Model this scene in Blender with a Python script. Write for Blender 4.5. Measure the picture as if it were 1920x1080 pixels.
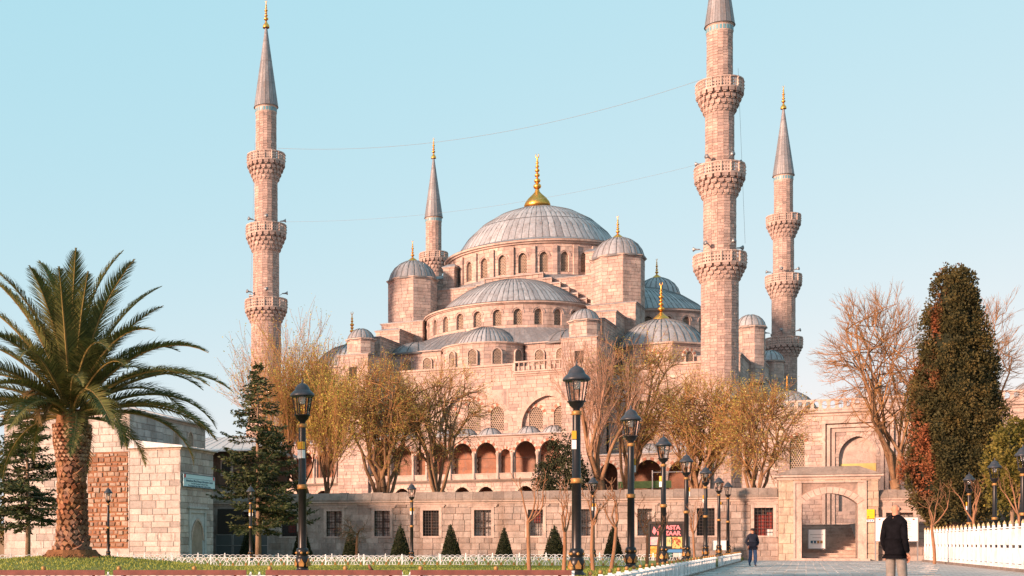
import bpy, math, random
import numpy as np
from math import sin, cos, pi, sqrt, atan2, radians
from mathutils import Vector, Matrix
for o in list(bpy.data.objects): bpy.data.objects.remove(o)
sc = bpy.context.scene
# ---------------------------------------------------------------- camera, sky, sun, exposure
EYE = 1.1
cd = bpy.data.cameras.new('camera'); cam = bpy.data.objects.new('camera', cd); sc.collection.objects.link(cam)
cam.location = (0, 0, EYE); cam.rotation_euler = (radians(90), 0, 0)
cd.sensor_width = 36; cd.lens = 2368 / 1920 * 36
cd.shift_x = (960 - 455) / 1920; cd.shift_y = (1018 - 540) / 1920
cd.clip_start = .1; cd.clip_end = 6000
sc.camera = cam
SUN_AZ = (-.87, -.49); SUN_EL = radians(13)
n_ = sqrt(SUN_AZ[0] ** 2 + SUN_AZ[1] ** 2)
SD = Vector((SUN_AZ[0] / n_ * cos(SUN_EL), SUN_AZ[1] / n_ * cos(SUN_EL), sin(SUN_EL)))
w = bpy.data.worlds.new('World'); sc.world = w; w.use_nodes = True
nt = w.node_tree; bg = nt.nodes['Background']
sky = nt.nodes.new('ShaderNodeTexSky'); sky.sky_type = 'NISHITA'; sky.sun_disc = False
sky.sun_elevation = SUN_EL; sky.sun_rotation = atan2(SD.x, SD.y)
sky.air_density = 1.0; sky.dust_density = 1.0; sky.ozone_density = 1.6
tint = nt.nodes.new('ShaderNodeMix'); tint.data_type = 'RGBA'; tint.blend_type = 'MULTIPLY'; tint.inputs[0].default_value = 1
tint.inputs[7].default_value = (.817, .223, .10, 1)
haze_mix = nt.nodes.new('ShaderNodeMix'); haze_mix.data_type = 'RGBA'; haze_mix.inputs[0].default_value = .5   # thin even veil over the clear sky
haze_mix.inputs[7].default_value = (1.40, 3.32, 3.98, 1)
nt.links.new(sky.outputs[0], tint.inputs[6]); nt.links.new(tint.outputs[2], haze_mix.inputs[6]); nt.links.new(haze_mix.outputs[2], bg.inputs[0])
bg.inputs[1].default_value = .138
sl = bpy.data.lights.new('sun', 'SUN'); sl.energy = 3.3; sl.angle = radians(6); sl.color = (1, .645, .455)
so = bpy.data.objects.new('sun', sl); sc.collection.objects.link(so)
so.rotation_euler = SD.to_track_quat('Z', 'Y').to_euler(); so.location = (-60, -40, 60)
sc.view_settings.view_transform = 'Standard'; sc.view_settings.look = 'None'
sc.view_settings.exposure = 1.55; sc.view_settings.gamma = 1; sc.view_settings.use_curve_mapping = False
# ---------------------------------------------------------------- helpers
COL = sc.collection.objects
def link(name, data, parent=None, loc=None, rot=None, scale=None):
    o = bpy.data.objects.new(name, data); COL.link(o)
    if parent: o.parent = parent
    if loc is not None: o.location = loc
    if rot is not None: o.rotation_euler = rot if hasattr(rot, '__len__') else (0, 0, rot)
    if scale is not None: o.scale = scale
    return o
def tag(o, label, cat, group=None):
    o['label'] = label; o['category'] = cat
    if group: o['group'] = group
    return o
def thing(name, label, cat, loc=(0, 0, 0), rz=0, group=None):
    o = link(name, None, None, loc, rz); o.empty_display_size = .3
    return tag(o, label, cat, group)
def structure(o): o['kind'] = 'structure'; return o
def stuff(o): o['kind'] = 'stuff'; return o
def copy_tree(o, parent=None):
    c = o.copy(); COL.link(c); c.parent = parent
    for ch in o.children: copy_tree(ch, c)
    return c
class MB:
    def __init__(s): s.v = []; s.f = []; s.m = []; s.mi = 0
    def add(s, vs, fs):
        n = len(s.v); s.v.extend(vs); s.f.extend([tuple(i + n for i in f) for f in fs]); s.m.extend([s.mi] * len(fs)); return s
    def hexa(s, p):
        return s.add(p, [(0, 3, 2, 1), (4, 5, 6, 7), (0, 1, 5, 4), (1, 2, 6, 5), (2, 3, 7, 6), (3, 0, 4, 7)])
    def box(s, x0, x1, y0, y1, z0, z1):
        return s.hexa([(x0, y0, z0), (x1, y0, z0), (x1, y1, z0), (x0, y1, z0), (x0, y0, z1), (x1, y0, z1), (x1, y1, z1), (x0, y1, z1)])
    def prism(s, pts, z0, z1, pts2=None):
        n = len(pts); p2 = pts2 or pts
        s.add([(x, y, z0) for x, y in pts] + [(x, y, z1) for x, y in p2],
              [tuple(range(n))[::-1], tuple(range(n, 2 * n))] + [(i, (i + 1) % n, (i + 1) % n + n, i + n) for i in range(n)]); return s
    def lathe(s, prof, n=24, a0=0., a1=2 * pi, c=(0, 0), lob=0, nl=0):
        full = abs(a1 - a0 - 2 * pi) < 1e-6; m = n if full else n + 1
        vs = []
        for r, z in prof:
            for i in range(m):
                a = a0 + (a1 - a0) * i / n
                rr = r * (1 + (lob * (abs(sin(nl * a / 2)) - .6) if nl else 0))
                vs.append((c[0] + rr * cos(a), c[1] + rr * sin(a), z))
        fs = []
        for j in range(len(prof) - 1):
            for i in range(n):
                k = (i + 1) % m
                fs.append((j * m + i, j * m + k, (j + 1) * m + k, (j + 1) * m + i))
        return s.add(vs, fs)
    def tube(s, pts, rs, n=6, cap=True):
        pts = [Vector(p) for p in pts]; k = len(pts)
        if not hasattr(rs, '__len__'): rs = [rs] * k
        vs = []; ref = Vector((0.3, 1, .2)).normalized()
        for i, p in enumerate(pts):
            t = (pts[min(i + 1, k - 1)] - pts[max(i - 1, 0)]).normalized()
            a = t.cross(ref if abs(t.dot(ref)) < .95 else Vector((1, 0, 0))).normalized(); b = t.cross(a)
            for j in range(n):
                q = p + (a * cos(2 * pi * j / n) + b * sin(2 * pi * j / n)) * rs[i]; vs.append(tuple(q))
        fs = [(i * n + j, i * n + (j + 1) % n, (i + 1) * n + (j + 1) % n, (i + 1) * n + j) for i in range(k - 1) for j in range(n)]
        if cap: fs += [tuple(range(n))[::-1], tuple(range((k - 1) * n, k * n))]
        return s.add(vs, fs)
    def ball(s, c, r, n=10, m=6, sz=1):
        prof = [(max(r * sin(pi * j / m), .0005), c[2] - sz * r * cos(pi * j / m)) for j in range(m + 1)]
        return s.lathe(prof, n, c=(c[0], c[1]))
    def mesh(s, name, mats, smooth=False):
        me = bpy.data.meshes.new(name); me.from_pydata(s.v, [], s.f)
        for m in (mats if isinstance(mats, (list, tuple)) else [mats]): me.materials.append(m)
        if isinstance(mats, (list, tuple)) and len(mats) > 1: me.polygons.foreach_set('material_index', s.m)
        if smooth: me.polygons.foreach_set('use_smooth', [True] * len(me.polygons))
        me.update(); return me
    def build(s, name, mats, parent=None, smooth=False, loc=None, rot=None):
        return link(name, s.mesh(name, mats, smooth), parent, loc, rot)
def np_mesh(name, V, Q, mats, mi=None, smooth=False):
    me = bpy.data.meshes.new(name); V = np.asarray(V, np.float32); Q = np.asarray(Q, np.int32)
    nq, k = Q.shape
    me.vertices.add(len(V)); me.vertices.foreach_set('co', V.ravel())
    me.loops.add(nq * k); me.loops.foreach_set('vertex_index', Q.ravel())
    me.polygons.add(nq); me.polygons.foreach_set('loop_start', np.arange(0, nq * k, k, dtype=np.int32))
    for m in mats: me.materials.append(m)
    if mi is not None: me.polygons.foreach_set('material_index', np.asarray(mi, np.int32))
    if smooth: me.polygons.foreach_set('use_smooth', np.ones(nq, bool))
    me.update(calc_edges=True); me.validate(); return me
# --- flat-wall coordinates (s along, d outward, z up) mapped into place
def plane(p0, p1):
    L = sqrt((p1[0] - p0[0]) ** 2 + (p1[1] - p0[1]) ** 2); dx, dy = (p1[0] - p0[0]) / L, (p1[1] - p0[1]) / L
    f = lambda s, d, z: (p0[0] + dx * s + dy * d, p0[1] + dy * s - dx * d, z)
    f.L = L; return f
def cyl(c, R, a0):
    return lambda s, d, z: (c[0] + (R + d) * cos(a0 + s / R), c[1] + (R + d) * sin(a0 + s / R), z)
def fbox(mb, f, s0, s1, d0, d1, z0, z1):
    return mb.hexa([f(s0, d1, z0), f(s1, d1, z0), f(s1, d0, z0), f(s0, d0, z0), f(s0, d1, z1), f(s1, d1, z1), f(s1, d0, z1), f(s0, d0, z1)])
def ashlar(mb, f, s0, s1, z0, z1, bw, bh, holes=(), seed=0, gap=.012, jit=.02, back=.03, mortar=1):
    """courses of separate blocks with recessed joints; rectangular holes are left open"""
    R = random.Random(seed)
    lv = [z0]; cuts = sorted({round(h[k], 4) for h in holes for k in (2, 3) if z0 + .02 < h[k] < z1 - .02} | {round(z1, 4)})
    for c in cuts:
        n = max(1, round((c - lv[-1]) / bh)); b = lv[-1]
        hs = [R.uniform(.8, 1.2) for _ in range(n)]; t = sum(hs); acc = b
        for h in hs: acc += h / t * (c - b); lv.append(acc)
    for a, b in zip(lv[:-1], lv[1:]):
        iv = [(s0, s1)]
        for (ha, hb, hza, hzb) in holes:
            if hza < (a + b) / 2 < hzb:
                nv = []
                for (x, y) in iv:
                    if hb <= x or ha >= y: nv.append((x, y)); continue
                    if ha > x: nv.append((x, ha))
                    if hb < y: nv.append((hb, y))
                iv = nv
        for (x, y) in iv:
            if y - x < .02: continue
            mb.mi = mortar
            k = max(1, int((y - x) / (bw * 1.2)))
            for i in range(k):
                xa = x + (y - x) * i / k; xb = x + (y - x) * (i + 1) / k
                mb.add([f(xa, -back, a), f(xb, -back, a), f(xb, -back, b), f(xa, -back, b)], [(0, 1, 2, 3)])
            mb.mi = 0; p = x - R.uniform(0, .5) * bw
            while p < y - .01:
                wd = bw * R.uniform(.65, 1.4); q = min(p + wd, y)
                if y - q < .25 * bw: q = y
                xa = max(p, x); j = R.uniform(0, jit); g = gap / 2
                if q - xa > gap * 1.5:
                    e = .012
                    mb.add([f(xa + g, -back, a + g), f(q - g, -back, a + g), f(q - g, -back, b - g), f(xa + g, -back, b - g),
                            f(xa + g + e, j, a + g + e), f(q - g - e, j, a + g + e), f(q - g - e, j, b - g - e), f(xa + g + e, j, b - g - e)],
                           [(4, 5, 6, 7), (0, 1, 5, 4), (1, 2, 6, 5), (2, 3, 7, 6), (3, 0, 4, 7)])
                p = q
    mb.mi = 0
def arch(w, h, k=.5, n=7):
    if k < 0:   # segmental, rise = -k * w
        rise = -k * w; r = (w * w / 4 + rise * rise) / (2 * rise); aa = math.asin(w / 2 / r)
        P = [(r * sin(-aa + 2 * aa * i / (2 * n)), h - r + r * cos(-aa + 2 * aa * i / (2 * n))) for i in range(2 * n + 1)]
        return [(-w / 2, 0)] + P + [(w / 2, 0)]
    r = k * w; rise = sqrt(max(w * r - w * w / 4, 0)); sp = h - rise
    aa = math.acos((r - w / 2) / r) if k > .5 else pi / 2
    L = [(-w / 2 + r - r * cos(aa * i / n), sp + r * sin(aa * i / n)) for i in range(n + 1)]
    return [(-w / 2, 0)] + L + [(-x, z) for x, z in L[-2::-1]] + [(w / 2, 0)]
def arch_fill(mb, f, sc_, z0, w, h, k, top, d1=0., d0=-.4, n=7):
    """spandrel above an arched hole plus its reveal"""
    A = arch(w, h, k, n); m = mb.mi
    for (x0, a), (x1, b) in zip(A[1:-2], A[2:-1]):
        if top > z0 + max(a, b): mb.add([f(sc_ + x0, d1, z0 + a), f(sc_ + x1, d1, z0 + b), f(sc_ + x1, d1, top), f(sc_ + x0, d1, top)], [(0, 1, 2, 3)])
    for (x0, a), (x1, b) in zip(A[:-1], A[1:]):
        mb.add([f(sc_ + x0, d1, z0 + a), f(sc_ + x1, d1, z0 + b), f(sc_ + x1, d0, z0 + b), f(sc_ + x0, d0, z0 + a)], [(0, 3, 2, 1)])
def arch_ring(mb, f, sc_, z0, w, h, k, t, d0, d1, n=11, alt=True, legs=False):
    """voussoirs round an arch, alternating two materials"""
    A = arch(w, h, k, 24); 
    if not legs: A = A[1:-1]
    pts = [Vector(p) for p in A]; L = [0]
    for a, b in zip(pts[:-1], pts[1:]): L.append(L[-1] + (b - a).length)
    def at(x):
        for i in range(len(L) - 1):
            if x <= L[i + 1] + 1e-9:
                u = (x - L[i]) / (L[i + 1] - L[i] + 1e-9); p = pts[i].lerp(pts[i + 1], u); d = (pts[i + 1] - pts[i]).normalized(); return p, Vector((-d.y, d.x))
        return pts[-1], Vector((0, 1))
    for i in range(n):
        mb.mi = (i % 2) if alt else 0
        (a, na), (b, nb) = at(L[-1] * (i + .03) / n), at(L[-1] * (i + .97) / n)
        na = Vector((a.x, a.y - (h - w * .55))).normalized(); nb = Vector((b.x, b.y - (h - w * .55))).normalized()
        q = [a, b, b + nb * t, a + na * t]
        P = [f(sc_ + p.x, d, z0 + p.y) for d in (d1, d0) for p in q]
        mb.add(P, [(3, 2, 1, 0), (0, 1, 5, 4), (1, 2, 6, 5), (2, 3, 7, 6), (3, 0, 4, 7)])
    mb.mi = 0
def offset_path(path, d):
    out = []
    for i, p in enumerate(path):
        ns = []
        if i > 0: a = Vector(p) - Vector(path[i - 1]); a.normalize(); ns.append(Vector((a.y, -a.x)))
        if i < len(path) - 1: a = Vector(path[i + 1]) - Vector(p); a.normalize(); ns.append(Vector((a.y, -a.x)))
        n = sum(ns, Vector((0, 0))) / len(ns); n = n / max(n.length_squared, .3); out.append((p[0] + n.x * d, p[1] + n.y * d))
    return out
def cornice(mb, path, prof, closed=False):
    """sweep profile [(out,z)] along a path"""
    if closed:
        ext = [path[-1]] + list(path) + [path[0]]; rows = [offset_path(ext, d)[1:-1] for d, z in prof]; n = len(path); m = n
    else: rows = [offset_path(path, d) for d, z in prof]; n = len(path) - 1; m = len(path)
    vs = [(x, y, prof[j][1]) for j, r in enumerate(rows) for x, y in r]
    mb.add(vs, [(j * m + i, j * m + (i + 1) % m, (j + 1) * m + (i + 1) % m, (j + 1) * m + i) for j in range(len(prof) - 1) for i in range(n)])
def ngon(c, R, n, a0=0.): return [(c[0] + R * cos(a0 + 2 * pi * i / n), c[1] + R * sin(a0 + 2 * pi * i / n)) for i in range(n)]
# ---------------------------------------------------------------- materials
class N:
    def __init__(s, name):
        s.m = bpy.data.materials.new(name); s.m.use_nodes = True; s.t = s.m.node_tree; s.b = s.t.nodes['Principled BSDF']
        if 'Specular IOR Level' in s.b.inputs: s.b.inputs['Specular IOR Level'].default_value = .3
    def n(s, ty, **kw):
        x = s.t.nodes.new(ty)
        for k, v in kw.items(): setattr(x, k, v)
        return x
    def l(s, a, b): s.t.links.new(a, b)
    def pos(s, scale=(1, 1, 1), obj=False):
        if obj: o = s.n('ShaderNodeTexCoord').outputs['Object']
        else: o = s.n('ShaderNodeNewGeometry').outputs['Position']
        mp = s.n('ShaderNodeMapping'); mp.inputs['Scale'].default_value = scale; s.l(o, mp.inputs[0]); return mp.outputs[0]
    def noise(s, scale, detail=4, rough=.6, vec=None):
        x = s.n('ShaderNodeTexNoise'); x.inputs['Scale'].default_value = scale; x.inputs['Detail'].default_value = detail; x.inputs['Roughness'].default_value = rough
        s.l(vec if vec is not None else s.pos(), x.inputs['Vector']); return x.outputs[0]
    def ramp(s, fac, stops, interp='LINEAR'):
        x = s.n('ShaderNodeValToRGB'); x.color_ramp.interpolation = interp; e = x.color_ramp.elements
        while len(e) < len(stops): e.new(.5)
        for q, (p, c) in zip(e, stops): q.position = p; q.color = (*c, 1) if len(c) == 3 else c
        s.l(fac, x.inputs[0]); return x.outputs[0]
    def mix(s, fac, a, b, mode='MIX'):
        x = s.n('ShaderNodeMix', data_type='RGBA', blend_type=mode)
        for i, v in ((0, fac), (6, a), (7, b)):
            if isinstance(v, (int, float)): x.inputs[i].default_value = v
            elif isinstance(v, tuple): x.inputs[i].default_value = (*v, 1)
            else: s.l(v, x.inputs[i])
        return x.outputs[2]
    def gray(s, fac, lo, hi, a=.3, b=.7): return s.ramp(fac, [(a, (lo,) * 3), (b, (hi,) * 3)])
    def rnd(s, src):
        if src == 'object': return s.n('ShaderNodeObjectInfo').outputs['Random']
        return s.n('ShaderNodeNewGeometry').outputs['Random Per Island']
    def col(s, c): 
        if isinstance(c, tuple): s.b.inputs['Base Color'].default_value = (*c, 1)
        else: s.l(c, s.b.inputs['Base Color'])
    def bump(s, h, strength=.4, dist=.02):
        x = s.n('ShaderNodeBump'); x.inputs['Strength'].default_value = strength; x.inputs['Distance'].default_value = dist
        s.l(h, x.inputs['Height']); s.l(x.outputs[0], s.b.inputs['Normal'])
    def done(s, rough=.85, metal=0.):
        s.b.inputs['Roughness'].default_value = rough; s.b.inputs['Metallic'].default_value = metal; return s.m
def simple(name, c, rough=.7, metal=0., nscale=None, namt=.25, src=None, var=.2, bump=0, bscale=30, spec=None):
    m = N(name); o = c
    if nscale: o = m.mix(1., m.gray(m.noise(nscale), 1 - namt, 1 + namt * .6), o, 'MULTIPLY')
    if src: o = m.mix(1., m.gray(m.rnd(src), 1 - var, 1 + var, 0, 1), o, 'MULTIPLY')
    m.col(o)
    if bump: m.bump(m.noise(bscale, 5), bump)
    if spec is not None: m.b.inputs['Specular IOR Level'].default_value = spec
    return m.done(rough, metal)
def stone(name, cols, src='island', stain=(.16, .11, .08), samt=.5, dirt=.35, nscale=1.2, bump=.35):
    m = N(name); k = len(cols)
    c = m.ramp(m.rnd(src), [(i / (k - 1) if k > 1 else 0, x) for i, x in enumerate(cols)])
    c = m.mix(1., m.gray(m.noise(nscale, 6, .65), 1 - dirt, 1.12, .25, .75), c, 'MULTIPLY')
    c = m.mix(m.gray(m.noise(.22, 5, .7, m.pos((1, 1, 1.8))), 0, .4, .48, .68), c, (.22, .18, .165))
    c = m.mix(m.gray(m.noise(2.6, 4, .6, m.pos((1, 1, .5))), 0, .5, .56, .66), c, (.20, .165, .15))
    st = m.gray(m.noise(.55, 6, .7, m.pos((1, 1, .16))), 0, samt, .52, .72)
    c = m.mix(st, c, stain)
    c = m.mix(1., m.gray(m.noise(9, 4, .7), .8, 1.12, .3, .7), c, 'MULTIPLY')
    m.col(c); m.bump(m.noise(14, 6, .7), bump, .03); return m.done(.92)
def leafmat(name, stops, scale=.6, src=True, trans=.25, sat=.35):
    m = N(name)
    c = m.ramp(m.noise(scale, 3), stops)
    if src: c = m.mix(1., m.gray(m.rnd('island'), 1 - sat, 1 + sat, 0, 1), c, 'MULTIPLY')
    m.col(c); m.done(.7)
    if trans:
        tr = m.n('ShaderNodeBsdfTranslucent'); m.l(c, tr.inputs[0]); mx = m.n('ShaderNodeMixShader'); mx.inputs[0].default_value = trans
        m.l(m.b.outputs[0], mx.inputs[1]); m.l(tr.outputs[0], mx.inputs[2]); m.l(mx.outputs[0], m.t.nodes['Material Output'].inputs[0])
    return m.m
STONE = [(.54, .41, .36), (.43, .325, .29), (.58, .45, .395), (.34, .265, .245), (.61, .49, .425), (.50, .375, .33), (.56, .43, .375), (.39, .31, .29), (.55, .425, .37)]
M_stone = stone('mosque_stone', STONE, samt=.55)
M_trim = stone('trim_stone', [(.48, .37, .32), (.55, .43, .375), (.5, .385, .335)], samt=.4)
M_mortar = simple('mortar', (.30, .225, .185), .95, nscale=2)
M_minar = stone('minaret_stone', [(.43, .315, .275), (.51, .38, .335), (.36, .27, .24), (.55, .42, .365), (.46, .34, .295), (.32, .245, .225)], samt=.5)
M_dstone = stone('dark_stone', [(.2, .165, .14), (.27, .22, .19), (.24, .19, .16)], samt=.5)
M_lead = None
def leadmat(name, cols, samt=.7):
    m = N(name); k = len(cols)
    c = m.ramp(m.rnd('object'), [(i / (k - 1), x) for i, x in enumerate(cols)])
    c2 = m.ramp(m.rnd('island'), [(0, (.86,) * 3), (1, (1.14,) * 3)]); c = m.mix(1., c, c2, 'MULTIPLY')
    st = m.gray(m.noise(.9, 5, .7, m.pos((1.6, 1.6, .35))), 0, samt, .48, .7)
    c = m.mix(st, c, (.17, .14, .13)); c = m.mix(m.gray(m.noise(.5, 4, .7), 0, .5, .5, .75), c, (.43, .435, .445)); c = m.mix(1., m.gray(m.noise(5, 4), .8, 1.15), c, 'MULTIPLY')
    m.col(c); m.bump(m.noise(4, 3), .2, .03); return m.done(.5, .15)
M_lead = leadmat('lead_roof', [(.235, .245, .265), (.345, .355, .375), (.28, .29, .31), (.40, .41, .43), (.31, .32, .34)])
M_lead2 = leadmat('dark_lead_roof', [(.17, .175, .19), (.22, .225, .24)])
M_seam = simple('lead_seam', (.14, .14, .145), .6)
M_gold = simple('gilded_copper', (.85, .43, .10), .38, 1., nscale=6, namt=.25)
M_white = stone('voussoir_pale', [(.58, .50, .42), (.52, .44, .37)], samt=.2)
M_red = stone('voussoir_red', [(.36, .15, .10), (.42, .19, .13)], samt=.2)
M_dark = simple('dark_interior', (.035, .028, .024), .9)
M_pane = simple('window_glass', (.03, .028, .027), .3)
M_latt = stone('lattice_stone', [(.40, .31, .24), (.36, .28, .22)], samt=.3)
M_redwall = stone('gallery_wall', [(.30, .145, .095), (.36, .18, .12), (.27, .125, .085)], samt=.4)
M_wood = simple('dark_wood', (.09, .05, .035), .7, nscale=5)
M_metal = simple('grey_metal', (.3, .3, .31), .5, .6)
M_wire = simple('wire', (.25, .26, .27), .6)
# ---------------------------------------------------------------- ground, lawn, plaza, terrace
def sheet(name, pts, z, mat, **k):
    mb = MB(); mb.add([(x, y, z) for x, y in pts], [tuple(range(len(pts)))]); return structure(mb.build(name, mat))
m = N('city_ground'); m.col(m.mix(m.gray(m.noise(.05), 0, 1), (.12, .10, .08), (.17, .14, .11))); M_ground = m.done(.95)
sheet('ground', [(-3000, -200), (3000, -200), (3000, 5000), (-3000, 5000)], -.25, M_ground)
m = N('plaza_stone'); br = m.n('ShaderNodeTexBrick'); br.offset = .5
br.inputs['Scale'].default_value = 1; br.inputs['Brick Width'].default_value = .5; br.inputs['Row Height'].default_value = 1.1
br.inputs['Mortar Size'].default_value = .022; br.inputs['Color1'].default_value = (.40, .385, .375, 1); br.inputs['Color2'].default_value = (.48, .455, .44, 1); br.inputs['Mortar'].default_value = (.2, .18, .165, 1)
mp_b = m.n('ShaderNodeMapping'); mp_b.inputs['Rotation'].default_value = (0, 0, .419); m.l(m.pos(), mp_b.inputs[0]); m.l(mp_b.outputs[0], br.inputs['Vector']); c = m.mix(1., m.gray(m.noise(.8, 6), .75, 1.1), br.outputs[0], 'MULTIPLY'); m.col(c); m.bump(m.noise(10), .2, .01)
M_plaza = m.done(.75)
M_paver = stone('paver_stone', [(.36, .35, .35), (.46, .445, .44), (.54, .52, .505), (.31, .305, .30), (.43, .41, .39)], 'object', samt=.3, dirt=.2, bump=.2)
PK = .4455
def path_x(y): return -3.9 + PK * y
plaza = sheet('plaza', [(-60, -20), (60, -20), (60, 81), (-60, 81)], -.02, M_plaza)
# paving slabs near enough to tell apart, laid along the path towards the gate
pv = MB(); pv.box(-.5, .5, -.5, .5, -.05, .0); pm = pv.mesh('paver', M_paver)
ang = atan2(PK, 1.); ca, sa = cos(ang), sin(ang); R = random.Random(4)
cnt = 0
for j in range(40):
    dv = 42 + j * 1.25
    for i in range(26):
        du = .35 + i * .72 + .36 * (j % 2)
        x = path_x(0) + sa * dv + ca * du; y = ca * dv - sa * du
        u = 455 + 2368 * x / y
        if y < 40.5 or y > 78 or u > 1745 or u < 1240 or x < path_x(y) + .3: continue
        if cnt >= 300: break
        cnt += 1
        link('paver', pm, plaza, (x, y, -.004 + R.uniform(0, .006)), (0, 0, -ang), (.67, 1.18, 1))
# lawn: raised, dips to the wall, mound under the palm
def lawn_z(x, y):
    z = .38 - max(0, y - 40) / 42 * .2
    z += .40 * math.exp(-(((x + 4.1) / 3.4) ** 2 + ((y - 30.5) / 4.2) ** 2)) + .06 * sin(x * .31) * sin(y * .2) * .4
    return z
mb = MB(); nx, ny = 90, 60
ys = [23 + 64 * (j / ny) ** 1.3 for j in range(ny + 1)]
for j in range(ny + 1):
    y = ys[j]; x1 = path_x(y) - .12
    for i in range(nx + 1):
        x = -34 + (x1 + 34) * i / nx; mb.v.append((x, y, lawn_z(x, y) if i < nx else .02 if False else lawn_z(x, y)))
mb.f = [(j * (nx + 1) + i, j * (nx + 1) + i + 1, (j + 1) * (nx + 1) + i + 1, (j + 1) * (nx + 1) + i) for j in range(ny) for i in range(nx)]
m_ = len(mb.v); mb.m = [0] * len(mb.f)
for j in range(ny): # lawn edge down to the plaza
    a, b = mb.v[j * (nx + 1) + nx], mb.v[(j + 1) * (nx + 1) + nx]
    mb.add([a, b, (b[0], b[1], -.1), (a[0], a[1], -.1)], [(0, 3, 2, 1)])
for i in range(nx):
    a, b = mb.v[i], mb.v[i + 1]; mb.add([a, b, (b[0], b[1], -.1), (a[0], a[1], -.1)], [(0, 3, 2, 1)])
m = N('lawn_soil'); m.col(m.ramp(m.noise(1.5, 5), [(.3, (.11, .15, .03)), (.55, (.17, .20, .045)), (.75, (.22, .19, .06))])); m.bump(m.noise(40, 4), .5, .03)
M_lawn = m.done(.95)
lawn = structure(mb.build('lawn', M_lawn, smooth=True))
# grass blades
g = np.random.default_rng(3); n = 70000
yy = 23.3 + (g.random(n) ** 1.4) * 18; xx = -9 + g.random(n) * 24
k = (xx < PK * yy - 4.2) & (xx > (yy * (-20 - 455) / 2368) - 1); xx = xx[k]; yy = yy[k]; n = len(xx)
zz = np.array([lawn_z(a, b) for a, b in zip(xx, yy)])
a = g.random(n) * 2 * pi; h = .02 + g.random(n) * .035; wd = .012 + g.random(n) * .012
lx, ly = (g.random(n) - .5) * .06, (g.random(n) - .5) * .06
V = np.stack([np.stack([xx - cos_ * wd, yy - sin_ * wd, zz - .01], 1) if q == 0 else np.stack([xx + cos_ * wd, yy + sin_ * wd, zz - .01], 1) if q == 1 else np.stack([xx + lx, yy + ly, zz + h], 1)
              for q in range(3) for cos_, sin_ in ((np.cos(a), np.sin(a)),)], 1).reshape(-1, 3)
M_grass = leafmat('grass_blade', [(.3, (.20, .24, .045)), (.6, (.28, .31, .065)), (.8, (.34, .30, .09))], .8, trans=.3)
go = link('grass', np_mesh('grass', V, np.arange(3 * n).reshape(-1, 3), [M_grass])); stuff(go); tag(go, 'short green grass on the raised lawn behind the benches', 'grass')
# terrace behind the park wall
M_terr = simple('terrace_earth', (.2, .16, .12), .95, nscale=.8)
mb = MB(); mb.prism([(-41.7, 107.4), (32.6, 82.75), (35.2, 92.5), (44.2, 89.6), (41.6, 79.8), (81.7, 66.5), (130, 90), (130, 260), (-41.7, 260)], -.2, 2.4)
structure(mb.build('terrace', M_terr))
mb = MB()
for x, hz in ((-900, 18), (-300, 10), (300, 14), (900, 20)):
    mb.lathe([(700, -2), (500, hz * .5), (250, hz), (1, hz * 1.1)], 40, c=(x, 2600))
structure(mb.build('hills', simple('far_hills', (.10, .11, .08), .95), smooth=True))
# ---------------------------------------------------------------- mosque
MX, MY, MA = 37.2, 158.0, -.4975
MU = (cos(MA), sin(MA)); MV = (-sin(MA), cos(MA))
def mw(p, q, z=0): return (MX + p * MU[0] + q * MV[0], MY + p * MU[1] + q * MV[1], z)
mosque = thing('mosque', 'huge domed stone mosque with cascading grey lead domes and gilded finials', 'mosque', (MX, MY, 0), MA)
SM = [M_stone, M_mortar]
_wc = {}
def win_meshes(w, h, k, nx, fr):
    key = (w, h, k, nx, fr)
    if key in _wc: return _wc[key]
    A = arch(w, h, k, 6); B = [(x * (1 + 2 * fr / w), z + (fr if z > 0 else 0)) for x, z in A]
    mb = MB(); n = len(A)
    vs = [(x, -.03, z) for x, z in A] + [(x, -.03, z) for x, z in B] + [(x, .16, z) for x, z in A] + [(x, .16, z) for x, z in B]
    fs = []
    for i in range(n - 1): fs += [(i, i + 1, n + i + 1, n + i), (i, 2 * n + i, 2 * n + i + 1, i + 1), (n + i, n + i + 1, 3 * n + i + 1, 3 * n + i)]
    mb.add(vs, fs); mb.box(-w / 2 - fr, w / 2 + fr, -.06, .16, -.09, 0)
    fm = mb.mesh('window', M_trim)
    mb = MB(); mb.add([(x, .14, z) for x, z in A], [tuple(range(n))]); pm_ = mb.mesh('pane', M_pane)
    mb = MB(); cw = w / nx; ch = cw * .92; rows = int(h / ch) + 1
    def inside(x, z):
        if z < .02: return False
        for (x0, z0), (x1, z1) in zip(A[1:-2], A[2:-1]):
            if x0 <= x <= x1: return z < z0 + (z1 - z0) * (x - x0) / max(x1 - x0, 1e-6)
        return False
    for j in range(rows):
        for i in range(-1, nx + 1):
            cx = -w / 2 + (i + .5 + .5 * (j % 2)) * cw; cz = (j + .5) * ch
            if not inside(cx, cz): continue
            o8 = [(-.5, -.5), (0, -.5), (.5, -.5), (.5, 0), (.5, .5), (0, .5), (-.5, .5), (-.5, 0)]
            out = [(max(-w / 2, min(w / 2, cx + a * cw)), cz + b * ch) for a, b in o8]
            inn = [(cx + .36 * cw * cos(radians(225 + 45 * q)), cz + .36 * cw * sin(radians(225 + 45 * q))) for q in range(8)]
            mb.add([(x, .05, z) for x, z in out] + [(x, .05, z) for x, z in inn] + [(x, .10, z) for x, z in inn],
                   [f_ for q in range(8) for f_ in ((q, (q + 1) % 8, 8 + (q + 1) % 8, 8 + q), (8 + q, 8 + (q + 1) % 8, 16 + (q + 1) % 8, 16 + q))])
    lm = mb.mesh('lattice', M_latt)
    _wc[key] = (fm, pm_, lm); return _wc[key]
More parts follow.
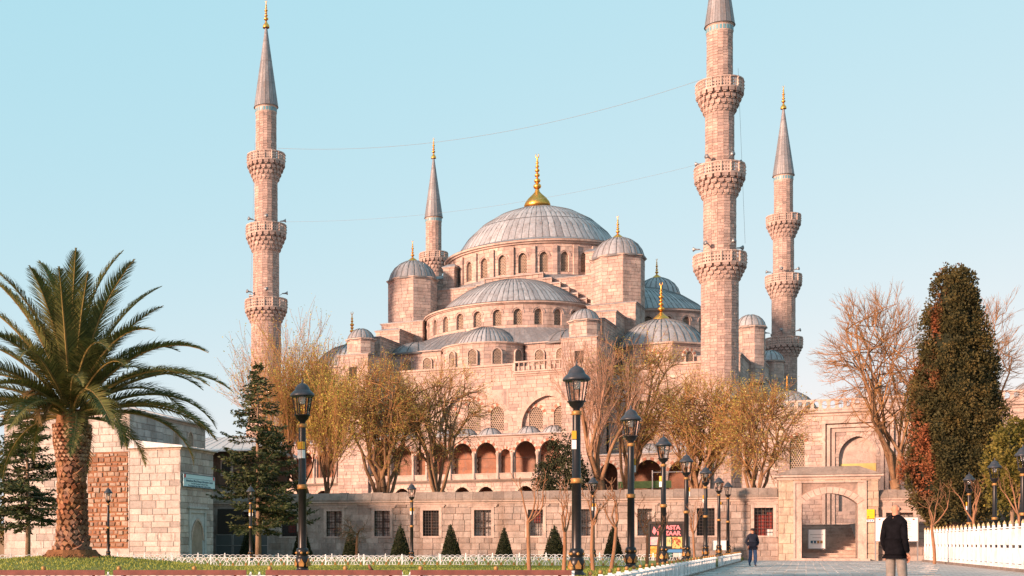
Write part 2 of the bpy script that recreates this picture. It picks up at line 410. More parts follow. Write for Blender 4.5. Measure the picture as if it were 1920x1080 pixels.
def win(parent, loc, rz, w, h, k=.55, nx=6, fr=.08):
    fm, pm_, lm = win_meshes(w, h, k, nx, fr)
    o = link('window', fm, parent, loc, rz); link('pane', pm_, o); link('lattice', lm, o); return o
def cap(R, rise):
    Rs = (R * R + rise * rise) / (2 * rise); return Rs, (math.asin(min(1, R / Rs)) if rise <= R else pi - math.asin(R / Rs))
def dome(parent, name, c, R, z0, rise, ng, rows=1, a0=0., a1=2 * pi, mat=None, pieces=False, lob=.02, rib=.05, nsub=4, rim=.12):
    mat = mat or M_lead; Rs, ph = cap(R, rise); zc = z0 + rise - Rs
    P = lambda a, t, d=0: (c[0] + (Rs + d) * sin(ph * t) * cos(a), c[1] + (Rs + d) * sin(ph * t) * sin(a), zc + (Rs + d) * cos(ph * t))
    mb = MB(); full = a1 - a0 > 6.2; mb.mi = 1
    n = ng * 2
    prof = [((Rs - .03) * sin(ph * t), zc + (Rs - .03) * cos(ph * t)) for t in (1, .85, .7, .55, .4, .25, .12, .003)]
    prof = [(R + rim, z0 - .22), (R + rim + .05, z0 - .05), (R + .02, z0 + .06)] + prof
    mb.lathe(prof, n, a0, a1, c)
    da = (a1 - a0) / ng
    for i in range(ng + (0 if full else 1)):   # standing seams
        a = a0 + da * i; wv = rib
        for t0, t1 in zip((1., .8, .6, .4, .22), (.8, .6, .4, .22, .1)):
            wa, wb = wv / max(R * t0, .5), wv / max(R * t1, .5)
            mb.add([P(a - wa, t0), P(a - wa, t1), P(a, t1, .09), P(a, t0, .09), P(a + wa, t0), P(a + wa, t1)], [(0, 1, 2, 3), (3, 2, 5, 4)])
    ob = None
    def patch(mm, am, ta, tb, gap):
        g_ = .5 * da - gap; vs = []
        for q in range(nsub + 1):
            t = ta + (tb - ta) * q / nsub - (.006 if q == 0 else -.006 if q == nsub else 0)
            for s_ in (-1, -.5, 0, .5, 1): vs.append(P(am + g_ * s_ , t, .015 + lob * R * .35 * (1 - s_ * s_)))
        mm.add(vs, [(q * 5 + s_, q * 5 + s_ + 1, (q + 1) * 5 + s_ + 1, (q + 1) * 5 + s_) for q in range(nsub) for s_ in range(4)])
    ts = [1 - (1 - .04) * j / rows for j in range(rows + 1)]
    mb.mi = 0
    if not pieces:
        for i in range(ng):
            for j in range(rows): patch(mb, a0 + da * (i + .5), ts[j], ts[j + 1], da * .06)
        ob = mb.build(name, [mat, M_seam], parent, True)
    else:
        ob = mb.build(name, [mat, M_seam], parent, True); c_ = c; c = (0, 0)
        P = lambda a, t, d=0: ((Rs + d) * sin(ph * t) * cos(a), (Rs + d) * sin(ph * t) * sin(a), zc + (Rs + d) * cos(ph * t))
        for j in range(rows):
            mm = MB()
            g_ = .5 * da * .9; vs = []
            for q in range(nsub + 1):
                t = ts[j] + (ts[j + 1] - ts[j]) * q / nsub - (.005 if q == 0 else -.005 if q == nsub else 0)
                for s_ in (-1, -.5, 0, .5, 1): vs.append(P(g_ * s_, t, .015 + lob * R * .35 * (1 - s_ * s_)))
            mm.add(vs, [(q * 5 + s_, q * 5 + s_ + 1, (q + 1) * 5 + s_ + 1, (q + 1) * 5 + s_) for q in range(nsub) for s_ in range(4)])
            pmesh = mm.mesh('lead_panel', mat, True)
            for i in range(ng): link('lead_panel', pmesh, ob, (c_[0], c_[1], 0), a0 + da * (i + .5))
    return ob
def finial(parent, loc, s, bulb=1.0):
    """gilded stacked-ball finial, s = height"""
    bulb *= 1.35; prof = [(.17 * bulb, -.04), (.165 * bulb, .02), (.14 * bulb, .07), (.07 * bulb, .14), (.035, .2), (.03, .23)]
    for zc_, r in ((.29, .085), (.415, .065), (.51, .05), (.60, .062), (.70, .042), (.775, .036)):
        prof += [(.022, zc_ - r * .8)] + [(max(.022, r * sin(q)), zc_ - r * .7 * cos(q)) for q in (.7, 1.2, 1.57, 1.95, 2.5)] + [(.02, zc_ + r * .8)]
    prof += [(.016, .84), (.013, .9)]
    mb = MB(); mb.lathe([(r * s, z * s) for r, z in prof], 14, lob=.0)
    # crescent
    t = [(.0 + .035 * s * cos(a), 0, (.945 + .04 * sin(a)) * s) for a in [radians(q) for q in range(-240, 61, 25)]]
    mb.tube(t, [.004 * s + .008 * s * sin(pi * i / (len(t) - 1)) for i in range(len(t))], 5)
    return mb.build('finial', M_gold, parent, True, loc)
def ring_wall(name, c, R, z0, z1, a0, a1, nwin, ww, wh, wz, bw=1.0, bh=.42, k=.55, pil=None, seed=1, parent=mosque, top=None, depth=.35, nx=5):
    """curved wall of blocks with arched lattice windows"""
    f = cyl(c, R, a0); L = R * (a1 - a0); holes = []; cs = [L * (i + .5) / nwin for i in range(nwin)]
    for s in cs: holes.append((s - ww / 2, s + ww / 2, wz, wz + wh))
    mb = MB(); ashlar(mb, f, 0, L, z0, z1, bw, bh, holes, seed)
    for s in cs: arch_fill(mb, f, s, wz, ww, wh, k, wz + wh, .012, -depth, 5)
    if pil:
        for i in range(nwin + 1):
            s = L * i / nwin
            if a1 - a0 > 6.2 and i == nwin: continue
            q = MB(); ashlar_box(q, f, s - pil[0] / 2, s + pil[0] / 2, pil[1], z0, z1 - .25, seed + i)
            q.build('pilaster', SM, parent)
    # hood mouldings over the windows
    for s in cs:
        A = arch(ww + .34, wh + .17, k, 8)[1:-1]
        for (x0, z_0), (x1, z_1) in zip(A[:-1], A[1:]):
            sgn = lambda x, z: (x * 1.12, z + .10 * (z - wh * .5) / wh)
            (X0, Z0), (X1, Z1) = sgn(x0, z_0), sgn(x1, z_1)
            P = [f(s + a, d, wz + b) for d in (.07, 0) for a, b in ((x0, z_0), (x1, z_1), (X1, Z1), (X0, Z0))]
            mb.add(P, [(3, 2, 1, 0), (0, 1, 5, 4), (2, 3, 7, 6)])
    o = mb.build(name, SM, parent)
    for s in cs:
        a = a0 + s / R; rr = R - depth + .1
        win(parent, (c[0] + rr * cos(a), c[1] + rr * sin(a), wz), a + pi / 2, ww, wh, k, nx, .05)
    return o
def ashlar_box(mb, f, s0, s1, d, z0, z1, seed=0):
    R = random.Random(seed); n = max(1, round((z1 - z0) / .45)); h = (z1 - z0) / n
    for i in range(n):
        j = R.uniform(0, .02); fbox(mb, f, s0 - j, s1 + j, -.02, d + j, z0 + i * h + .008, z0 + (i + 1) * h - .008)
def stone_prism(name, pts, z0, z1, bw=.8, bh=.36, holes={}, parent=mosque, mats=None, seed=0, top=None, roofmat=None, gap=.012):
    """block-faced prism on a polygon (counter-clockwise)"""
    mb = MB(); n = len(pts)
    for i in range(n):
        f = plane(pts[i], pts[(i + 1) % n]); ashlar(mb, f, 0, f.L, z0, z1, bw, bh, holes.get(i, ()), seed + i, gap)
    ob = mb.build(name, mats or SM, parent)
    if top is not False:
        t = MB(); o1 = offset_path([pts[-1]] + list(pts) + [pts[0]], .16)[1:-1]; o2 = offset_path([pts[-1]] + list(pts) + [pts[0]], .08)[1:-1]
        t.prism(o2, z1 - .1, z1 + .02); t.mi = 1
        cx = sum(p[0] for p in pts) / n; cy = sum(p[1] for p in pts) / n
        t.prism(o1, z1 + .02, z1 + .1)
        q = [(cx + (x - cx) * .5, cy + (y - cy) * .5) for x, y in o1]
        t.prism(o1, z1 + .1, z1 + .1 + (top or .25), q)
        t.build('coping', [M_trim, roofmat or M_lead2], ob)
    return ob
# central square base and stepped great arch
stone_prism('base_block', [(-11.6, -10.6), (11.6, -10.6), (11.6, 11), (-11.6, 11)], 22, 31.7, seed=3, top=.05)
mb = MB(); st = [(-9.6, 28.0)]
hw = [8.6, 7.55, 6.5, 5.45, 4.4, 3.4]; zz_ = [28.15, 28.85, 29.55, 30.25, 30.95, 31.6, 32.25]
edges = [9.4] + hw + [2.4]
for i in range(7):
    e0 = 9.4 - i * 1.0; 
    f = plane((-e0, -11.5), (e0, -11.5)); ashlar(mb, f, 0, f.L, zz_[i] - .72, zz_[i], .9, .36, (), 60 + i)
    mb.box(-e0, e0, -11.47, -10.5, zz_[i] - .72, zz_[i] - .005)
f = plane((-9.4, -11.5), (9.4, -11.5)); ashlar(mb, f, 0, f.L, 24, zz_[0] - .72, .9, .42, (), 59)
arch_o = mb.build('great_arch', SM, mosque)
mb = MB()
for i in range(7):
    e0 = 9.4 - i * 1.0; e1 = e0 - 1.0 if i < 6 else 0
    for s in ((-1, 1) if i < 6 else (1,)):
        x0, x1 = (e1, e0 + .12) if s == 1 else (-e0 - .12, -e1)
        if i == 6: x0, x1 = -e0 - .12, e0 + .12
        mb.mi = 0; mb.box(x0, x1, -11.66, -10.5, zz_[i], zz_[i] + .11); mb.mi = 1; mb.box(x0, x1, -11.60, -10.5, zz_[i] + .113, zz_[i] + .2)
        if i < 6:
            xx0 = e1 + .02 if s == 1 else -e1 - .14
            mb.mi = 0; mb.box(xx0, xx0 + .12, -11.655, -11.5, zz_[i] + .2, zz_[i + 1])
mb.build('coping', [M_trim, M_lead2], arch_o)
# drum, 28 windows with pilaster buttresses between
DC = (-.35, 0)
ring_wall('drum', DC, 10.9, 31.7, 36.1, -pi, pi, 28, .95, 2.35, 32.75, 1.0, .42, .55, (.5, .26), 11)
mb = MB(); mb.lathe([(10.9, 36.05), (11.15, 36.1), (11.2, 36.22), (11.45, 36.3), (11.5, 36.5), (11.0, 36.6)], 84, c=DC); mb.build('drum_cornice', M_trim, mosque)
mb = MB(); mb.lathe([(11.5, 31.9), (11.45, 32.3), (10.8, 32.5)], 56, c=DC); mb.build('drum_skirt', M_lead2, mosque)
mb = MB(); mb.lathe([(11.42, 36.56), (9.9, 37.05)], 76, c=DC); mb.build('dome_skirt', M_lead, mosque)
md = dome(mosque, 'main_dome', DC, 9.95, 37.0, 5.95, 76, 3, pieces=True, rib=.07, lob=.004)
mb = MB(); prof = [(1.0, -.5), (1.5, -.05), (1.55, .12), (1.4, .5), (1.05, 1.0), (.55, 1.5), (.3, 1.8), (.22, 2.1)]
mb.lathe(prof, 48, lob=.12, nl=24)
for zc_, r in ((2.5, .5), (3.2, .4), (3.9, .33), (4.5, .3), (5.0, .24), (5.45, .2)):
    mb.lathe([(.13, zc_ - r * .8)] + [(max(.13, r * sin(q)), zc_ - r * .75 * cos(q)) for q in (.6, 1., 1.57, 2.1, 2.6)] + [(.12, zc_ + r * .8), (.11, zc_ + .6)], 14)
mb.tube([(.2 * cos(a), 0, 6.35 + .26 * sin(a)) for a in [radians(q) for q in range(-240, 61, 25)]], [.03, .04, .05, .06, .07, .08, .08, .08, .07, .06, .05, .04, .03], 5)
mb.build('finial', M_gold, md, True, (DC[0], DC[1], 43.25))
# semi-domes (front and courtyard side)
def semi(c, a0, tag_):
    ring_wall('semi_drum', c, 10.0, 24.5, 27.25, a0, a0 + pi, 14, .92, 1.75, 24.95, 1.0, .40, .52, None, 21)
    mb = MB(); mb.lathe([(10.0, 27.2), (10.15, 27.22), (10.2, 27.3), (10.36, 27.34), (10.38, 27.5), (9.6, 27.62)], 60, a0, a0 + pi, c); mb.build('semi_cornice', M_trim, mosque)
    mb = MB(); mb.lathe([(10.36, 27.56), (8.6, 27.85)], 60, a0, a0 + pi, c); mb.build('semi_skirt', M_lead, mosque)
    return dome(mosque, 'semi_dome', c, 8.65, 27.8, 3.95, 44, 2, a0, a0 + pi, pieces=True, rib=.07, lob=.005)
semi((0, -11.6), -pi, 'front'); semi((11.6, 0), -pi / 2, 'right')
# lead apron from the semi-drum down to the exedra wall
def bulge(n=12): return [(-4.6 * cos(pi * i / n), -22.2 - 4.3 * sin(pi * i / n)) for i in range(n + 1)]
ex_path = [(-11, -23.2), (-4.75, -23.2)] + bulge() + [(4.75, -23.2), (11, -23.2)]
mb = MB(); mb.mi = 0
na = 64; inner = [(10.15 * cos(-pi + pi * i / na), -11.6 + 10.15 * sin(-pi + pi * i / na), 24.62) for i in range(na + 1)]
outer = []
for i in range(na + 1):
    a = -pi + pi * i / na; dx, dy = cos(a), sin(a)
    t = min(11.2 / max(abs(dx), 1e-6), 11.9 / max(-dy, 1e-6)); outer.append((dx * t, -11.6 + dy * t, 22.35 if t > 10.5 else 22.6))
mid = [((a[0] * .55 + b[0] * .45), (a[1] * .55 + b[1] * .45), a[2] * .5 + b[2] * .5 + .12) for a, b in zip(inner, outer)]
for i in range(na):
    mb.add([inner[i], inner[i + 1], mid[i + 1], mid[i]], [(0, 3, 2, 1)]); mb.add([mid[i], mid[i + 1], outer[i + 1], outer[i]], [(0, 3, 2, 1)])
    mb.tube([inner[i], mid[i], outer[i]], .035, 4)
mb.build('apron_roof', M_lead2, mosque)
mb = MB(); wins = []
for (a, b) in zip(ex_path[:-1], ex_path[1:]):
    f = plane(a, b); ashlar(mb, f, 0, f.L, 19.6, 22.25, .95, .40, (), int(a[0] * 10) + 90)
exw = mb.build('exedra_wall', SM, mosque)
mb = MB(); cornice(mb, ex_path, [(-.3, 22.2), (.05, 22.22), (.08, 22.32), (.22, 22.36), (.24, 22.5), (-.4, 22.56)]); mb.build('cornice', [M_trim], exw)
dome(mosque, 'exedra_dome', (0, -21.8), 3.7, 22.6, 2.15, 22, 1, -pi, 0, pieces=True, rib=.04, lob=.012)
for sx in (-1, 1): dome(mosque, 'exedra_dome', (sx * 8.6, -20.3), 3.3, 22.45, 1.5, 16, 1, mat=M_lead2, rib=.035, lob=.01)
def flat_win(p, q, z, w, h, rz=0, k=.6, nx=6, fr=.1, parent=mosque): return win(parent, (p + sin(rz) * .17, q - cos(rz) * .17, z), rz, w, h, k, nx, fr)
for i, t in enumerate((25, 58, 90, 122, 155)):
    a = -pi + radians(t); flat_win(4.6 * cos(a) * .99, -22.2 + 4.33 * sin(a) - .02, 20.1, .95, 1.65, atan2(sin(a) / 4.3, cos(a) / 4.6) + pi / 2)
for p in (-8.6, -6.3, 6.3, 8.6): flat_win(p, -23.24, 20.1, .95, 1.6)
# great corner turrets
def turret(c, R, z0, z1, rise, ng, fs, name='turret', seed=0, door=None):
    o = stone_prism(name, ngon(c, R, 8, pi / 8), z0, z1, .8, .40, seed=seed, top=False)
    mb = MB(); P = ngon(c, R, 8, pi / 8)
    cornice(mb, P, [(-.1, z1 - .12), (.08, z1 - .1), (.1, z1), (.22, z1 + .05), (.22, z1 + .16), (-.5, z1 + .3)], True); mb.build('cornice', [M_trim], o)
    d = dome(o, 'turret_dome', c, R * .965, z1 + .18, rise, ng, 1, rib=.05, lob=.045)
    if fs: finial(d, (c[0], c[1], z1 + .15 + rise), fs)
    return o
for i, c in enumerate(((-12.3, -12.1), (12.1, -12.1), (11.9, 12.1), (-12.1, 12.1))):
    turret(c, 2.95, 25.5, 32.75, 2.35, 22, 2.6, seed=30 + i)
for sx in (-1, 1):
    x = sx * 12.2; P = lambda q0, q1, wd=1.45: [(x - wd, q0), (x + wd, q0), (x + wd, q1), (x - wd, q1)]
    stone_prism('buttress', P(-15.9, -11, 2.6), 18, 27.2, seed=40, top=.3)
    stone_prism('buttress', P(-20.4, -15.9), 16, 25.6, seed=41, top=.3)
    stone_prism('buttress', P(-26.2, -20.4), 12, 23.9, seed=42, top=.3)
    stone_prism('buttress', P(-30.4, -26.2, 1.75), 0, 21.5, seed=43, top=.2)
    turret((x, -28.2), 1.5, 21.6, 23.3, 1.15, 16, 0, 'small_turret', seed=44)
    mb = MB(); mb.box(x - .45, x + .45, -30.43, -30.3, 19.0, 20.2); mb.build('vent', M_dark, mosque)
# drum flying buttress blocks beside the turrets
for sx in (-1, 1):
    o = stone_prism('flying_buttress', [(sx * 8.6 - .7, -9.6), (sx * 8.6 + .7, -9.6), (sx * 8.6 + .7, -5.5), (sx * 8.6 - .7, -5.5)], 31.5, 34.6, .7, .4, seed=50 + sx, top=.5)
    stone_prism('flying_buttress', [(sx * 10.6 - .8, -8), (sx * 10.6 + .8, -8), (sx * 10.6 + .8, -5), (sx * 10.6 - .8, -5)], 31.5, 33.6, .7, .4, seed=55 + sx, top=.5)
# corner domes on octagons
for c, v in (((17.8, -17.8), 1), ((-17.8, -17.8), 1)):
    pts = ngon(c, 5.05, 8, pi / 8)
    o = stone_prism('corner_drum', pts, 19.0, 21.45, .9, .4, seed=70, top=False)
    mb = MB(); cornice(mb, pts, [(-.1, 21.3), (.08, 21.32), (.1, 21.45), (.28, 21.5), (.28, 21.66), (-.8, 21.8)], True); mb.build('cornice', [M_trim], o)
    d = dome(o, 'corner_dome', c, 4.75, 21.65, 3.1, 36, 1, rib=.045, lob=.006); finial(d, (c[0], c[1], 24.7), 4.1, .95)
    for i in range(8):
        a = pi / 4 * i; r = 5.05 * cos(pi / 8) + .19
        w_ = win(mosque, (c[0] + r * cos(a), c[1] + r * sin(a), 19.25), a + pi / 2, .9, 1.45, .55, 5, .06)
        mb = MB(); f = plane((-1, 0), (1, 0)); arch_ring(mb, f, 1, 0, 1.02, 1.5, .55, .3, -.18, .04, 9); mb.build('arch_stones', [M_white, M_red], w_)
# hall body: outer walls
BW = dict(bw=1.05, bh=.44)
def big_wall(name, p0, p1, z0, z1, arches=(), seed=0, q_out=0):
    """wall with big blind arches; each arch recess holds lattice windows"""
    f = plane(p0, p1); mb = MB(); holes = [(s - w_ / 2, s + w_ / 2, za, za + h_) for s, w_, za, h_, k_, wl in arches]
    ashlar(mb, f, 0, f.L, z0, z1, .85, .37, holes, seed)
    for s, w_, za, h_, k_, wl in arches:
        mb.mi = 0; arch_fill(mb, f, s, za, w_, h_, k_, za + h_, .01, -.42, 12)
        f2 = lambda a, d, z: f(a, d - .42, z)
        ashlar(mb, f2, s - w_ / 2, s + w_ / 2, za, za + h_, .85, .37, [(s + a - ww / 2, s + a + ww / 2, wz, wz + wh) for a, ww, wz, wh in wl], seed + 5)
        for a, ww, wz, wh in wl: arch_fill(mb, f2, s + a, wz, ww, wh, .6, wz + wh, .012, -.25, 6)
    o = mb.build(name, SM, mosque)
    rz = atan2(p1[1] - p0[1], p1[0] - p0[0])
    for s, w_, za, h_, k_, wl in arches:
        r = MB(); arch_ring(r, f, s, za, w_, h_, k_, .55, -.02, .03, 23, False); r.build('arch_ring', [M_trim, M_trim], o)
        for a, ww, wz, wh in wl:
            x, y, _ = f(s + a, -.44, 0); w2 = win(mosque, (x, y, wz), rz, ww, wh, .6, 7, .05)
            mb = MB(); g_ = plane((-1, 0), (1, 0)); arch_ring(mb, g_, 1, 0, ww + .06, wh + .03, .6, .34, -.03, .06, 11); mb.build('arch_stones', [M_white, M_red], w2)
    return o
FQ = -26.5
big_wall('facade', (-10.5, FQ), (10.5, FQ), 12, 19.6, [(10.5, 7.8, 12.6, 4.7, .58, [(-2.55, 1.45, 13.0, 2.55), (0, 1.45, 13.0, 3.4), (2.55, 1.45, 13.0, 2.55)]),
    (10.5 + 8.0, 5.4, 12.6, 3.8, .58, [(-1.3, 1.45, 13.0, 2.3), (1.3, 1.45, 13.0, 2.3)]), (10.5 - 8.0, 5.4, 12.6, 3.8, .58, [(-1.3, 1.45, 13.0, 2.3), (1.3, 1.45, 13.0, 2.3)])], 100)
mb = MB(); prof = [(-.3, 19.5), (.06, 19.52), (.1, 19.7), (.25, 19.75), (.28, 19.95), (-3.4, 20.05)]
cornice(mb, [(-10.5, FQ), (4.4, FQ)], prof); mb.build('facade_cornice', [M_trim], mosque)
mb = MB(); cornice(mb, [(4.4, FQ), (10.5, FQ)], [(-.3, 18.55), (.06, 18.57), (.1, 18.7), (.25, 18.75), (.27, 18.9), (-3.4, 18.95)]); mb.build('facade_cornice', [M_trim], mosque)
def balustrade(parent, p0, p1, z, h, step, name='baluster', square=False):
    f = plane(p0, p1); n = int(f.L / step)
    r = MB(); fbox(r, f, 0, f.L, -.16, .12, z, z + .14); fbox(r, f, 0, f.L, -.18, .14, z + h - .16, z + h); ob = r.build('balustrade_rail', M_trim, parent)
    b = MB(); b.lathe([(.11, 0), (.11, .06), (.06, .1), (.105, (h - .3) * .35), (.06, (h - .3) * .75), (.1, h - .34), (.1, h - .3)], 8)
    if square: b = MB(); b.box(-.14, .14, -.12, .12, 0, h - .3); b.box(-.2, .2, -.13, .13, h - .42, h - .3); b.box(-.2, .2, -.13, .13, 0, .08)
    bm = b.mesh(name, M_trim, not square); pst = MB(); pst.box(-.16, .16, -.16, .16, 0, h - .28); pm2 = pst.mesh('baluster_pier', M_trim)
    for i in range(n + 1):
        x, y, _ = f(f.L * i / n, -.02, 0); link(name if i % 7 else 'baluster_pier', bm if i % 7 else pm2, ob, (x, y, z + .14), atan2(p1[1] - p0[1], p1[0] - p0[0]))
    return ob
balustrade(mosque, (4.5, FQ - .1), (10.4, FQ - .1), 18.96, 1.15, .5)
for sx in (-1, 1):
    a, b = (14, 24.6) if sx == 1 else (-24.6, -14)
    big_wall('facade', (a, -25.4), (b, -25.4), 6, 18.7, [((5.3), 6.5, 10.8, 4.6, .58, [(-1.6, 1.4, 11.4, 2.4), (1.6, 1.4, 11.4, 2.4)])], 120 + sx)
    mb = MB(); cornice(mb, [(a, -25.4), (b, -25.4)], [(-.3, 18.6), (.06, 18.62), (.1, 18.8), (.26, 18.85), (.28, 19.05), (-8, 19.1)]); mb.build('facade_cornice', [M_trim], mosque)
stone_prism('side_wall', [(14, -20.5), (26, -20.5), (26, 28), (14, 28)], 5, 20.2, 1.05, .44, seed=130, top=.1)
stone_prism('side_wall', [(-26, -20.5), (-14, -20.5), (-14, 28), (-26, 28)], 5, 19.0, 1.05, .44, seed=131, top=.1)
o = stone_prism('hall_core', [(-14, -23.3), (14, -23.3), (14, 26), (-14, 26)], 10, 19.5, 1.05, .44, seed=132, top=.06)
turret((26.0, -12.4), 1.55, 18, 23.9, 1.3, 14, 0, 'small_turret', seed=45); turret((25.4, 12.2), 1.7, 18, 23.4, 1.35, 14, 0, 'small_turret', seed=46)
stone_prism('side_block', [(22, -9), (25.6, -9), (25.6, 9), (22, 9)], 18, 22.4, seed=47, top=.3)
# --- two-storey gallery between the buttresses
def gallery(p0, p1, q0, q1, arches, zs, ze, zl=None, low=(), seed=0, cols=True, roof_domes=True, front=True):
    """zs sill, ze eave; arches = (centre, width, apex)"""
    f = plane((p0, q0), (p1, q0)); mb = MB()
    holes = [(c - p0 - w_ / 2, c - p0 + w_ / 2, zs, ap) for c, w_, ap in arches] + [(c - p0 - w_ / 2, c - p0 + w_ / 2, zl[0], ap) for c, w_, ap in low]
    z0 = zl[0] if zl else zs
    ashlar(mb, f, 0, f.L, z0 - 3, ze - .15, .8, .36, holes, seed, .02, .015)
    for c, w_, ap in arches: arch_fill(mb, f, c - p0, zs, w_, ap - zs, .56, ap, .01, -.45, 8)
    for c, w_, ap in low: arch_fill(mb, f, c - p0, zl[0], w_, ap - zl[0], .62, ap, .01, -.45, 8)
    g_ = mb.build('gallery_front', SM, mosque)
    for c, w_, ap in arches:
        r = MB(); arch_ring(r, f, c - p0, zs, w_, ap - zs, .56, .26, -.03, .035, 13); r.build('arch_stones', [M_white, M_red], g_)
    for c, w_, ap in low:
        r = MB(); arch_ring(r, f, c - p0, zl[0], w_, ap - zl[0], .62, .3, -.03, .05, 9, False); r.build('arch_stones', [M_white, M_white], g_)
    if low:
        mb = MB(); cornice(mb, [(p0, q0), (p1, q0)], [(-.2, zl[1] - .2), (.08, zl[1] - .16), (.22, zl[1]), (.26, zl[1] + .12), (-.2, zl[1] + .14)]); mb.build('ledge', [M_dstone], g_)
        mb = MB(); fbox(mb, f, 0, f.L, -.12, .06, zl[1] + .12, zs - .05); fbox(mb, f, 0, f.L, -.16, .1, zs - .05, zs + .03); mb.build('parapet', [M_trim], g_)
    mb = MB(); cornice(mb, [(p0, q0), (p1, q0)], [(-.1, ze - .3), (.06, ze - .28), (.1, ze - .15), (.3, ze - .06), (.32, ze), (-.1, ze + .02)]); mb.build('eave', [M_trim], g_)
    mb = MB(); mb.box(p0, p1, q1, q1 + .3, z0 - 3, ze); mb.build('back_wall', M_redwall, g_)
    mb = MB(); mb.box(p0, p1, q0 + .5, q1, zs - .35, zs - .15); mb.build('floor_slab', M_dstone, g_)
    mb = MB(); mb.mi = 0; mb.hexa([(p0, q0 - .34, ze + .02), (p1, q0 - .34, ze + .02), (p1, q1 + .3, ze + .02), (p0, q1 + .3, ze + .02), (p0, q0 - .34, ze + .08), (p1, q0 - .34, ze + .08), (p1, q1 + .3, ze + .5), (p0, q1 + .3, ze + .5)]); mb.build('roof', M_lead, g_)
    for c, w_, ap in arches:
        if w_ > 1.8 and roof_domes: dome(g_, 'roof_dome', (c, (q0 + q1) / 2 - .2), w_ * .55, ze + .1, w_ * .36, 12, 1, rib=.03, lob=.01, rim=.06)
        if cols:
            if w_ > 1.5:
                for dx in (-.32, .32):
                    b = MB(); x = c + .55 + dx * 0; 
                b = MB(); b.mi = 0; b.box(c + .2, c + 1.0, q1 - .04, q1 + .02, zs - .1, zs + 2.0); b.mi = 1
                for k_ in range(3):
                    b.ball((c + .6, q1 - .1, zs + .35 + k_ * .62), .14, 8, 6, 1.5)
                b.build('gallery_window', [M_wood, M_white], g_)
            b = MB(); b.box(c - w_ / 2, c + w_ / 2, q0 + .2, q0 + .24, zs + 1.55, zs + 1.59); b.build('tie_rod', M_dark, g_)
    if cols:
        xs = sorted({round(c - w_ / 2 - .17, 2) for c, w_, ap in arches} | {round(c + w_ / 2 + .17, 2) for c, w_, ap in arches}); used = []
        for x in xs:
            if used and x - used[-1] < .3: continue
            used.append(x); b = MB(); sp = 10.35
            b.lathe([(.2, zs - .6), (.2, zs - .45), (.15, zs - .4), (.14, sp - .45), (.16, sp - .4), (.24, sp - .05), (.24, sp + .02)], 10, c=(x, q0 - .08)); b.build('column', M_trim, g_, True)
    return g_
gallery(-10.45, 10.45, -30, -26.8, [(0, 2.2, 11.5), (2.55, 2.2, 11.5), (-2.55, 2.2, 11.5), (4.6, 1.1, 10.75), (-4.6, 1.1, 10.75), (6.67, 2.2, 11.5), (-6.67, 2.2, 11.5), (9.2, 2.1, 11.5), (-9.2, 2.1, 11.5)],
        8.26, 12.15, (4.6, 7.55), [(x, 1.9, 6.95) for x in (-9.2, -6.67, -2.55, 0, 2.55, 6.67, 9.2)], 140)
gallery(13.95, 24.5, -30, -26.2, [(15.0, 1.7, 9.0), (18.8, 2.7, 9.2), (22.0, 2.7, 9.15)], 4.2, 9.75, seed=150, cols=False)
gallery(-24.5, -13.95, -30, -26.2, [(-15.6, 2.2, 11.3), (-18.3, 2.2, 11.3), (-21, 2.2, 11.3)], 8.26, 12.0, (4.6, 7.55), [(-16, 1.8, 6.9), (-20, 1.8, 6.9)], 151)
o = MB(); o.mi = 0; o.box(16.0, 21, -30.35, -30.3, 6.4, 7.1); o.build('green_screen', simple('green_fabric', (.08, .13, .05), .9, nscale=3), mosque)
o = MB()
for x in (19.3, 22.8): o.tube([(x, -30.6, 6), (x, -30.6, 8.1)], .06, 6)
o.tube([(19.3, -30.6, 7.9), (22.8, -30.6, 7.9)], .05, 6); o.build('handrail', M_metal, mosque)
